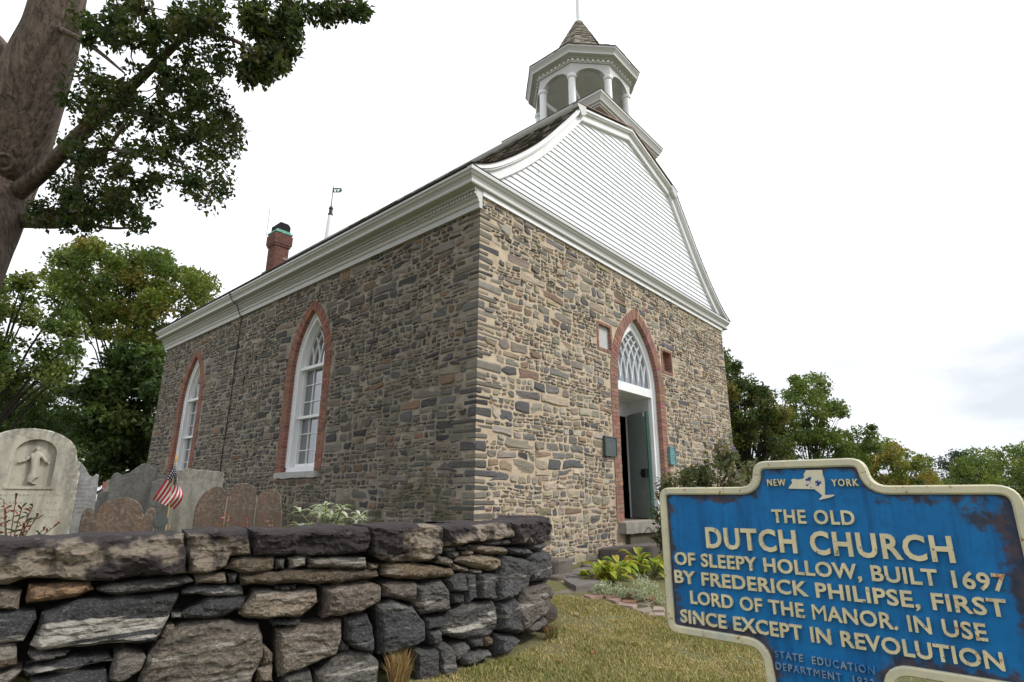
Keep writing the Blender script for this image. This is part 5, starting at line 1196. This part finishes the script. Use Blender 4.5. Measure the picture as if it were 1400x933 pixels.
mb.tube([pk - kd * .1, pk + kd * .01], .04, 10); mb.build('branch_scar', M['bark'], big_t, smooth=True)
mb = MB()
BRN = [([(-8, 290, 7.95), (30, 258, 7.85), (62, 232, 7.7), (125, 168, 7.4), (205, 95, 7.2), (262, 40, 7.0), (330, -30, 6.8)], [.13, .12, .10, .085, .055, .035, .015]), ([(-12, 299, 7.95), (40, 302, 7.8), (80, 304, 7.6), (100, 296, 7.55), (105, 268, 7.55), (110, 235, 7.5), (140, 212, 7.3), (170, 170, 7.2)], [.13, .105, .085, .08, .06, .05, .035, .02]),
       ([(105, 240, 7.5), (135, 205, 7.4), (200, 215, 7.1), (270, 235, 6.9)], [.04, .03, .02, .008]), ([(150, 145, 7.35), (220, 165, 7.1), (290, 200, 6.8)], [.04, .025, .008]), ([(262, 40, 7.0), (330, 60, 6.7), (365, 105, 6.5)], [.035, .022, .007]), ([(300, -10, 6.9), (400, -15, 6.5), (490, 5, 6.3)], [.04, .025, .008]),
       ([(60, 30, 7.8), (120, 60, 7.5), (170, 100, 7.3)], [.05, .035, .012]), ([(90, 300, 7.6), (150, 312, 7.4), (195, 310, 7.2)], [.035, .02, .006]), ([(-40, 60, 8.1), (-90, 90, 7.8), (-150, 110, 7.6)], [.06, .04, .02])]
for pts, rs in BRN:
    P = path([tuple(at(*q)) for q in pts], 5); mb.tube(P, radii(rs, len(P)), 8)
mb.build('bough', M['bark'], big_t, smooth=True)
F1 = [(95, 0), (335, 0), (330, 60), (318, 60), (322, 95), (318, 130), (338, 165), (335, 190), (320, 200), (318, 238), (305, 262), (312, 286), (293, 295), (262, 286), (240, 270), (228, 252), (212, 255), (214, 290), (198, 322), (150, 326), (118, 316), (60, 314), (38, 300), (52, 262), (62, 245), (72, 200), (78, 160), (92, 110), (100, 60)]
F2 = [(330, 0), (512, 0), (505, 24), (482, 30), (462, 20), (455, 48), (440, 52), (432, 24), (418, 12), (408, 28), (412, 60), (408, 90), (396, 98), (376, 99), (364, 126), (350, 126), (330, 112), (322, 80), (312, 60)]
cl = px_clumps(F1, 225, (9, 21), 7.2, .9) + px_clumps(F2, 80, (8, 16), 6.5, .6)
def cut(px, py, r): 
    global cl
    out = []
    for p, q in cl:
        d = p - EYE; D = d.dot(CF); x, y = 700 + FPX * d.dot(CR) / D, 466.5 + FPX * d.dot(CD) / D
        if math.hypot(x - px, y - py) > r + q / D * FPX * .55: out.append((p, q))
    cl = out
for q in ((84, 152, 9), (78, 222, 7), (140, 78, 9), (196, 122, 9), (195, 235, 8), (240, 60, 6), (72, 268, 8), (250, 215, 7)): cut(*q)
for i in range(46): cl.append((at(U(60, 620), U(-330, -20), U(6.2, 8.5)), U(.2, .38)))
for i in range(40): cl.append((at(U(-420, -60), U(-330, 200), U(7.5, 10)), U(.25, .4)))
mb = MB(); PT = [(.036, .062, .016), (.052, .082, .02), (.026, .048, .013), (.068, .090, .022), (.07, .065, .024)]
for p, r in cl: clump(mb, p, r * 1.1, 84, .074, PT, 1.0, .2)
mb.build('crown', M['leaf'], big_t, fixn=False)
mb = MB()
for i, (p, r) in enumerate(cl):
    near = sorted(cl, key=lambda q: (q[0] - p).length)[1:4]
    q = random.choice(near)[0]; mb.tube([q, q.lerp(p, .5) + rdir() * .05, p, p + rdir() * r * .8], [.010, .008, .006, .003], 4)
mb.build('twig', M['bark_dark'], big_t)
# ---- trees behind the graveyard
gl = 'trees behind the graveyard'
tree('maple_tree', 'tall yellowing maple rising behind the far corner of the church', [[(62, 345), (110, 322), (160, 330), (195, 345), (225, 328), (250, 335), (255, 362), (290, 372), (300, 400), (262, 440), (232, 470), (230, 520), (190, 520), (165, 470), (110, 450), (62, 400)]], 27, 3.0, (10, 22), [190], 150, .20, GRN_Y + GRN_M + GRN_A[:1], (160, 640), .2, gl, .15)
tree('broadleaf_tree', 'mid green broadleaf tree crowding the left edge beside the big trunk', [[(-120, 360), (0, 372), (45, 368), (88, 402), (118, 452), (112, 515), (60, 525), (-120, 540)]], 22, 2.5, (11, 22), [115], 160, .18, GRN_M, (-20, 640), .26, gl, .2)
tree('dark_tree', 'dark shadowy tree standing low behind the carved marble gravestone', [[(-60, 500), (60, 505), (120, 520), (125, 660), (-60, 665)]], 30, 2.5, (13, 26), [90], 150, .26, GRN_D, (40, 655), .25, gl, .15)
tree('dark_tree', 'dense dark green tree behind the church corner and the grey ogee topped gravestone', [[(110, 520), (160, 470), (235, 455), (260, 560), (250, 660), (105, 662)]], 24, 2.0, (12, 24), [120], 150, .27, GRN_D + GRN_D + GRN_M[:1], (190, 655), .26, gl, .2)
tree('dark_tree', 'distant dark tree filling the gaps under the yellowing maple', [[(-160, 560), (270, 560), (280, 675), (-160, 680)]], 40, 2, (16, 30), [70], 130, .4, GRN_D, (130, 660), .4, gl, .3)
# ---- trees beyond the right of the church
gr = 'trees beyond the church on the right'
tree('olive_tree', 'dark olive tree growing against the right corner of the church', [[(950, 470), (990, 478), (1003, 494), (1018, 502), (1024, 524), (1052, 532), (1072, 552), (1085, 600), (1082, 680), (950, 680)]], 27, 2.5, (8, 18), [230], 150, .17, OLV + GRN_D, (1030, 680), .25, gr, .5)
tree('green_tree', 'light airy green tree with open branches, right of the dark olive one', [[(1056, 555), (1076, 518), (1100, 505), (1136, 520), (1160, 556), (1150, 588), (1168, 582), (1192, 570), (1206, 604), (1190, 640), (1180, 700), (1050, 700)]], 36, 2.5, (7, 15), [220], 150, .19, GRN_M + GRN_Y[:1], (1108, 690), .16, gr, .45)
tree('yellowing_tree', 'yellow green tree with a pointed top just right of the sign top', [[(1172, 650), (1190, 604), (1222, 598), (1240, 616), (1265, 620), (1285, 645), (1300, 720), (1172, 720)]], 46, 3, (6, 14), [170], 100, .25, GRN_A + GRN_Y, (1235, 700), .25, gr, .4)
tree('far_tree', 'distant dark bluish green tree low on the horizon beyond the yellow green pointed one', [[(1235, 660), (1262, 624), (1300, 615), (1338, 622), (1360, 720), (1235, 720)]], 95, 4, (7, 13), [120], 90, .42, [(.03, .05, .03), (.04, .06, .034), (.024, .04, .026)], (1300, 700), .35, gr, .2)
tree('broadleaf_tree', 'rounded mid green tree on the horizon above the right end of the sign', [[(1282, 665), (1305, 628), (1335, 608), (1368, 618), (1385, 720), (1282, 720)]], 70, 4, (7, 14), [150], 90, .34, GRN_M, (1340, 700), .35, gr, .2)
tree('broadleaf_tree', 'bright green tree at the right edge of the picture behind the sign corner', [[(1340, 655), (1362, 612), (1400, 602), (1440, 592), (1500, 610), (1500, 740), (1340, 740)]], 58, 4, (8, 16), [190], 90, .3, GRN_M + GRN_Y[:2], (1420, 700), .35, gr, .3)
for k, (x0, x1, D) in enumerate(((1480, 1640, 60), (1620, 1850, 55))):
    tree('broadleaf_tree', ('green tree outside the right of the view', 'tall green tree farther outside the right of the view')[k], [[(x0, 640), (x0 + 60, 605), (x1, 600), (x1, 720), (x0, 720)]], D, 4, (14, 24), [40], 90, .55, GRN_M, ((x0 + x1) / 2, 700), .35, gr, .2)

# ---- shrub with purple flower spikes behind the sign
SP_ = [(893, 672), (912, 652), (938, 642), (960, 618), (978, 600), (994, 600), (1010, 632), (1036, 640), (1050, 665), (1055, 760), (893, 760)]
cl = px_clumps(SP_, 120, (7, 14), 9.2, .45); P = at(970, 720, 9.2); sb = Vector((P.x, P.y, gz(P.x, P.y))); shrub = tag(empty('butterfly_bush', sb), 'grey green bush with small purple flower spikes between the sign and the church', 'bush')
mb = MB()
for p, r in cl: clump(mb, p, r, 46, .085, [(.10, .125, .055), (.16, .17, .10), (.20, .20, .13), (.07, .09, .035), (.16, .13, .09)], .9, .3)
for k in range(34):
    x = U(900, 1045); y = U(598, 660); 
    if inpoly(x, y + 14, SP_):
        p = at(x, y + 14, 9.1); d = (Vector((U(-.5, .5), U(-.5, .5), 1))).normalized()
        for q in range(9): leaf(mb, p + d * (q * .025), .075, (.13, .14, .075), (rdir() + d * .6).normalized())
mb.build('foliage', M['leaf'], shrub, fixn=False)
for (x, y) in ((994, 620), (1006, 617), (1011, 652), (974, 613), (986, 607)):
    mb = MB(); p = at(x, y, 8.95); d = Vector((U(-.6, .6), U(-.6, .6), .7)).normalized()
    for q in range(40): k = rnd(); leaf(mb, p + d * (.13 * k) + rdir() * .022 * (1.1 - k), .028, (U(.30, .42), U(.22, .3), U(.46, .62)))
    mb.build('flower_spike', M['leaf'], shrub, fixn=False)
mb = MB()
for p, r in cl[::3]: mb.tube([sb + Vector((U(-.3, .3), U(-.3, .3), -.05)), sb.lerp(p, .5) + Vector((U(-.1, .1), U(-.1, .1), .1)), p], [.014, .010, .004], 5)
mb.build('stem', M['bark_dark'], shrub)
# sprig with curled leaves hanging before the door frame
sp0 = at(915, 735, 8.6); spr = tag(empty('sprig_plant', Vector((sp0.x, sp0.y, gz(sp0.x, sp0.y)))), 'thin dark stem with curled drooping leaves between the door frame and the sign', 'plant')
mb = MB(); ms_ = MB()
for tip in ((899, 656), (896, 688), (900, 706)):
    a = Vector((sp0.x, sp0.y, gz(sp0.x, sp0.y) + .02)); b_ = at(tip[0] + 3, tip[1], 8.6); P = path([tuple(a), tuple(a.lerp(b_, .6) + CR * .08), tuple(b_)], 6); ms_.tube(P, .006, 5)
    for q in range(9):
        d = (CR * U(-1, .6) + Vector((0, 0, U(-.9, .5)))).normalized(); leaf(mb, b_ + Vector((0, 0, -.02 * q)) + CR * U(-.02, .02), U(.07, .12), random.choice([(.05, .055, .035), (.09, .085, .05), (.035, .04, .03)]), d, None, .22)
ms_.build('stem', M['bark_dark'], spr); mb.build('leaf', M['leaf'], spr, fixn=False)

# ---- bed by the door: broad yellow-green plants, a white flowered mound
def bladed(mb, p, d, n, L, W_, col, droop=.35, tipc=None, seg=6):
    """a broad leaf with a keel, bending down along its length"""
    vs_ = []; s = d.cross(n).normalized(); cs = []
    for i in range(seg + 1):
        f = i / seg; w_ = W_ * math.sin(math.pi * min(1, .06 + f * .94)) ** .75 * (1 - .15 * f); q = p + d * (L * f) + n * (L * .25 * math.sin(f * 2.2)) - Vector((0, 0, droop * L * f * f)); fold = n * (-w_ * .22)
        vs_ += [q + s * w_ * .5, q + fold, q - s * w_ * .5]; c_ = lerpc(col, tipc or col, f); cs += [tuple(x * 1.1 for x in c_), tuple(x * .75 for x in c_), tuple(x * .95 for x in c_)]
    o = mb.add(vs_, [(3 * i + j, 3 * i + j + 1, 3 * i + 4 + j, 3 * i + 3 + j) for i in range(seg) for j in (0, 1)], col); mb.c[o:o + len(vs_)] = cs
HST = [(818, 797), (846, 790), (872, 785), (896, 790), (838, 800)]
HL = ['yellow green broad leaved plant with brown edged leaves, leftmost in the flower bed', 'bright yellow green broad leaved plant in the middle of the flower bed', 'tall green broad leaved plant with reddish leaves against the dark step', 'broad leaved plant with rusty leaves right at the sign edge', 'low yellowing broad leaved plant behind the white flowered mound']
for i, (x, y) in enumerate(HST):
    p = Vector(onG(x, y, 0)); root = tag(empty('hosta', p), HL[i], 'plant', 'broad leaved plants in the flower bed'); mb = MB(); ms_ = MB()
    for k in range(30):
        a = U(0, 2 * math.pi); el = U(.1, 1.1); d = Vector((math.cos(a) * math.cos(el), math.sin(a) * math.cos(el), math.sin(el))); hgt = U(.05, .23) * (1.3 if i in (2,) else 1); q = p + Vector((d.x * U(.03, .2), d.y * U(.03, .2), hgt)); ms_.tube([p, p.lerp(q, .5) + Vector((0, 0, .05)), q], .005, 4)
        c_ = random.choice([(.28, .38, .04), (.38, .45, .055), (.20, .31, .04), (.45, .47, .075)]); tc_ = c_
        if rnd() < .35: tc_ = random.choice([(.28, .11, .035), (.42, .25, .06), (.2, .09, .04)])
        bladed(mb, q, (d + Vector((0, 0, -.25))).normalized(), (Vector((0, 0, 1)) + d * -.2).normalized(), U(.13, .2), U(.09, .13), c_, .5, tc_)
    mb.build('leaf', M['leaf'], root, fixn=False); ms_.build('stem', simple('green_stem', (.12, .14, .04), .6), root)
for i, (poly, lb) in enumerate((([(856, 812), (866, 790), (880, 786), (898, 800), (908, 812), (908, 826), (880, 826)], 'silvery white flowered mound at the sign edge, behind the bricks'), ([(806, 808), (820, 798), (845, 800), (862, 806), (868, 818), (846, 815), (815, 812)], 'low trailing part of white flowered ground plant left of the silvery mound'))):
    cl = px_clumps(poly, 46, (2.5, 6), (Vector(onG(*((882, 822), (838, 813))[i])) - EYE).dot(CF), .15); p = sum((a for a, r in cl), Vector()) / len(cl); p.z = gz(p.x, p.y); root = tag(empty('white_alyssum', p), lb, 'plant', 'white flowered mounds'); mb = MB()
    for c_, r in cl:
        c_ = c_.copy(); c_.z = max(c_.z, gz(c_.x, c_.y) + .03)
        for k in range(34): leaf(mb, c_ + rdir() * max(r, .03) * 1.15, U(.018, .03), random.choice([(.46, .47, .40), (.36, .39, .29), (.55, .56, .5), (.17, .21, .11), (.24, .28, .17)]))
    mb.build('foliage', M['leaf'], root, fixn=False)
# ---- plants on the graveyard side of the wall
p = at(448, 740, 4.75); p.z = gz(p.x, p.y) + .1; sage = tag(empty('silver_sage', Vector((p.x, p.y, gz(p.x, p.y)))), 'silvery grey leaved plant above the long dark capstone of the stone wall', 'plant'); mb = MB(); ms_ = MB()
for k in range(34):
    x = random.gauss(448, 24); x = min(max(x, 410), 492); y = U(690, 722) + abs(x - 448) * .22; q = at(x, min(y, 722), 4.75 + U(-.15, .15)); ms_.tube([p, p.lerp(q, .6) + Vector((0, 0, .05)), q], .004, 4)
    for j in range(7):
        a = U(0, 2 * math.pi); d = (Vector((math.cos(a), math.sin(a), U(-.3, .7)))).normalized(); c_ = random.choice([(.56, .58, .53), (.47, .50, .43), (.64, .66, .62), (.33, .38, .27), (.15, .19, .08)]); bladed(mb, q, d, (Vector((0, 0, 1)) + d * -.3).normalized(), U(.07, .125), U(.022, .034), c_, .35)
mb.build('leaf', M['leaf'], sage, fixn=False); ms_.build('stem', simple('pale_green_stem', (.18, .19, .10), .7), sage)
p = at(15, 745, 4.7); rp0 = Vector((p.x, p.y, gz(p.x, p.y))); redp = tag(empty('red_leaved_plant', rp0), 'plant with narrow red and dark green leaves in front of the carved marble gravestone', 'plant'); mb = MB(); ms_ = MB()
for tip in ((-20, 690), (5, 684), (22, 680), (30, 694), (45, 692), (52, 705), (8, 705), (40, 712), (-10, 712), (62, 722), (80, 716)):
    q = at(tip[0], tip[1], 4.7 + U(-.1, .1)); P = path([tuple(rp0), tuple(rp0.lerp(q, .55) + Vector((0, 0, .02))), tuple(q)], 7); ms_.tube(P, .004, 4)
    for j in range(13):
        b_ = P[max(4, len(P) - 1 - j // 1)] if len(P) > 5 else q; d = (Vector((U(-1, 1), U(-1, 1), U(.1, 1.1)))).normalized(); bladed(mb, b_, d, rdir(), U(.05, .085) * (.7 if tip[0] > 55 else 1), U(.014, .022), random.choice([(.26, .045, .035), (.18, .04, .03), (.07, .085, .035), (.10, .06, .035), (.05, .07, .03), (.33, .10, .05)]), .2, None, 4)
mb.build('leaf', M['leaf'], redp, fixn=False); ms_.build('stem', simple('reddish_stem', (.16, .05, .035), .7), redp)
WD = [(300, 718, (.40, .06, .03), 'low weed with a bright orange red flower below the left lobe of the brown gravestone'), (312, 702, (.42, .13, .12), 'taller weed with a pale red leaf spray before the three lobed gravestone'), (338, 712, (.34, .06, .045), 'weed with dark red buds under the middle lobe of the three lobed gravestone'), (372, 712, (.42, .2, .26), 'small pink flowered weed under the right lobe of the three lobed gravestone'), (236, 722, (.40, .24, .10), 'dry tan stalk beside the round grave marker')]
for x, y, c_, lb in WD:
    b_ = at(x, 740, 5.0); b_.z = gz(b_.x, b_.y); root = tag(empty('red_weed', b_), lb, 'weed', 'small weeds behind the wall'); q = at(x, y, 5.0); ms_ = MB(); mb = MB(); P = path([tuple(b_), tuple(b_.lerp(q, .6) + CR * U(-.03, .03)), tuple(q)], 5); ms_.tube(P, .0035, 4)
    for j in range(8): leaf(mb, q + rdir() * .02 - Vector((0, 0, U(0, .06))), U(.025, .055), c_ if j < 5 else (.09, .10, .04), rdir(), None, .4)
    for j in range(5): ms_.tube([P[6], P[6] + CR * U(-.09, .09) + Vector((0, 0, U(.01, .07)))], .002, 4)
    mb.build('flower', M['leaf'], root, fixn=False); ms_.build('stem', simple('weed_stem', (.2, .12, .08), .8), root)
# ---- grass: the dry lawn, as one countless mass
mb = MB(); GP = [(.40, .32, .145), (.35, .285, .12), (.46, .37, .19), (.29, .265, .09), (.22, .235, .07), (.30, .21, .10), (.175, .215, .06)]
plan2 = [(x, y) for x, y in PLAN]
def wally(x):
    for i in range(len(PLAN) - 1):
        if PLAN[i][0] <= x <= PLAN[i + 1][0] and PLAN[i + 1][0] > PLAN[i][0]: return lerp(PLAN[i][1], PLAN[i + 1][1], (x - PLAN[i][0]) / (PLAN[i + 1][0] - PLAN[i][0]))
    return 9
nb_ = 0; bedp = [planz([q], .53)[0] for q in ((797, 811), (846, 816), (908, 838))]
def in_bed(x, y):
    return x > 5.4 and y > lerp(bedp[0][1], bedp[2][1], min(1, max(0, (bedp[0][0] - x) / (bedp[0][0] - bedp[2][0] + 1e-6)))) - .02 if x < 6.4 else y > 4.05
while nb_ < 110000:
    near = rnd() < .8; x = U(2.2, 7.0) if near else U(1.6, 13); y = U(1.2, 4.35) if near else U(-1.6, 4.4)
    d = Vector((x, y, gz(x, y) - 1.6)); D = d.dot(CF)
    if D < 1.2: continue
    px_, py_ = 700 + FPX * d.dot(CR) / D, 466.5 + FPX * d.dot(CD) / D
    if px_ < 480 or px_ > 1460 or py_ > 1010 or py_ < 780: continue
    if x < 4.9 and y > wally(x) - .03 + (.0 if x < 4.5 else 0): continue
    if (px_ > 795 and py_ < lerp(816, 846, (px_ - 797) / 111) and px_ < 930) or (px_ > 740 and py_ < 815): continue
    k = 1.3 * noise.noise(Vector((x * 1.3, y * 1.3, 2))) + .8 * noise.noise(Vector((x * 4, y * 4, 7)))
    if k < -.55 and rnd() < .75: continue
    h = U(.010, .028) * (1.7 if rnd() < .05 else 1) * (1 + .5 * k); a = U(0, 6.28); ln = U(.1, 1.6); wd = U(.002, .0038)
    c_ = random.choice(GP[:4] if rnd() < .60 - k * .8 else GP[3:]); v = U(.75, 1.25); c_ = tuple(q * v for q in c_)
    b_ = Vector((x, y, d.z + 1.6)); s_ = Vector((math.cos(a + 1.57), math.sin(a + 1.57), 0)) * wd; tip = b_ + Vector((math.cos(a) * h * ln, math.sin(a) * h * ln, h)); m_ = b_.lerp(tip, .55) + Vector((0, 0, h * .12))
    mb.add([b_ - s_, b_ + s_, m_ + s_ * .7, m_ - s_ * .7, tip], [(0, 1, 2, 3), (3, 2, 4)], c_); nb_ += 1
tag(mb.build('grass', leaf_mat('dry_grass', .15, .7), fixn=False), 'short dry straw coloured grass of the lawn', 'grass', kind='stuff')
def tuft(x, y, n, h, pal, name, label, D=None):
    s, z = onwall(x, y); q = WF(s, z, .05); q = Vector((q[0], q[1], gz(q[0], q[1]))); mb = MB()
    for k in range(n):
        a = U(0, 6.28); hh = h * U(.5, 1.1); b_ = q + Vector((U(-.06, .06), U(-.03, .03), 0)); tip = b_ + Vector((math.cos(a) * .14 * U(0, 1), math.sin(a) * .1, hh)); s_ = Vector((math.cos(a + 1.57), math.sin(a + 1.57), 0)) * .003; m_ = b_.lerp(tip, .5) + Vector((0, 0, .03)); mb.add([b_ - s_, b_ + s_, m_ + s_, m_ - s_, tip], [(0, 1, 2, 3), (3, 2, 4)], tuple(v * U(.8, 1.2) for v in random.choice(pal)))
    tag(mb.build(name, M['leaf'], fixn=False), label, 'grass tuft')
tuft(540, 928, 240, .22, [(.36, .25, .12), (.28, .19, .085), (.42, .31, .17)], 'grass_tuft', 'dead tan tuft of grass growing out of the foot of the stone wall')
tuft(747, 860, 60, .16, [(.13, .16, .05), (.25, .07, .04), (.10, .13, .04)], 'grass_tuft', 'green and red weedy tuft at the rounded end of the stone wall')
LV = [(788, 840, (.42, .34, .24), 'pale curled fallen leaf on the lawn near the wall end'), (844, 849.5, (.36, .15, .07), 'orange fallen leaf on the lawn below the bricks'), (812, 893, (.30, .14, .07), 'brown fallen leaf low on the lawn'), (700, 915, (.30, .22, .10), 'tan fallen leaf on the lawn close to the stone wall foot'), (868, 880, (.33, .20, .09), 'small yellowish brown fallen leaf beside the sign'), (783, 817, (.36, .30, .22), 'tiny pale fallen leaf by the kerb stone'), (765, 905, (.25, .12, .06), 'dark brown curled fallen leaf in the middle of the lawn'), (905, 915, (.40, .30, .12), 'yellow fallen leaf just below the lower left corner of the sign')]
for x, y, c_, lb in LV:
    p = onZ(x, y, .35)
    for _ in range(8): p = onZ(x, y, gz(p.x, p.y) + .02)
    mb = MB(); a = U(0, 6.28); d = Vector((math.cos(a), math.sin(a), .15)).normalized(); bladed(mb, p - d * .03, d, Vector((0, 0, 1)), .065, .045, c_, .1); tag(mb.build('fallen_leaf', M['leaf'], fixn=False), lb, 'leaf', 'fallen leaves on the lawn')
print('objects', len(bpy.data.objects), 'faces', sum(len(o.data.polygons) for o in bpy.data.objects if o.type == 'MESH'))
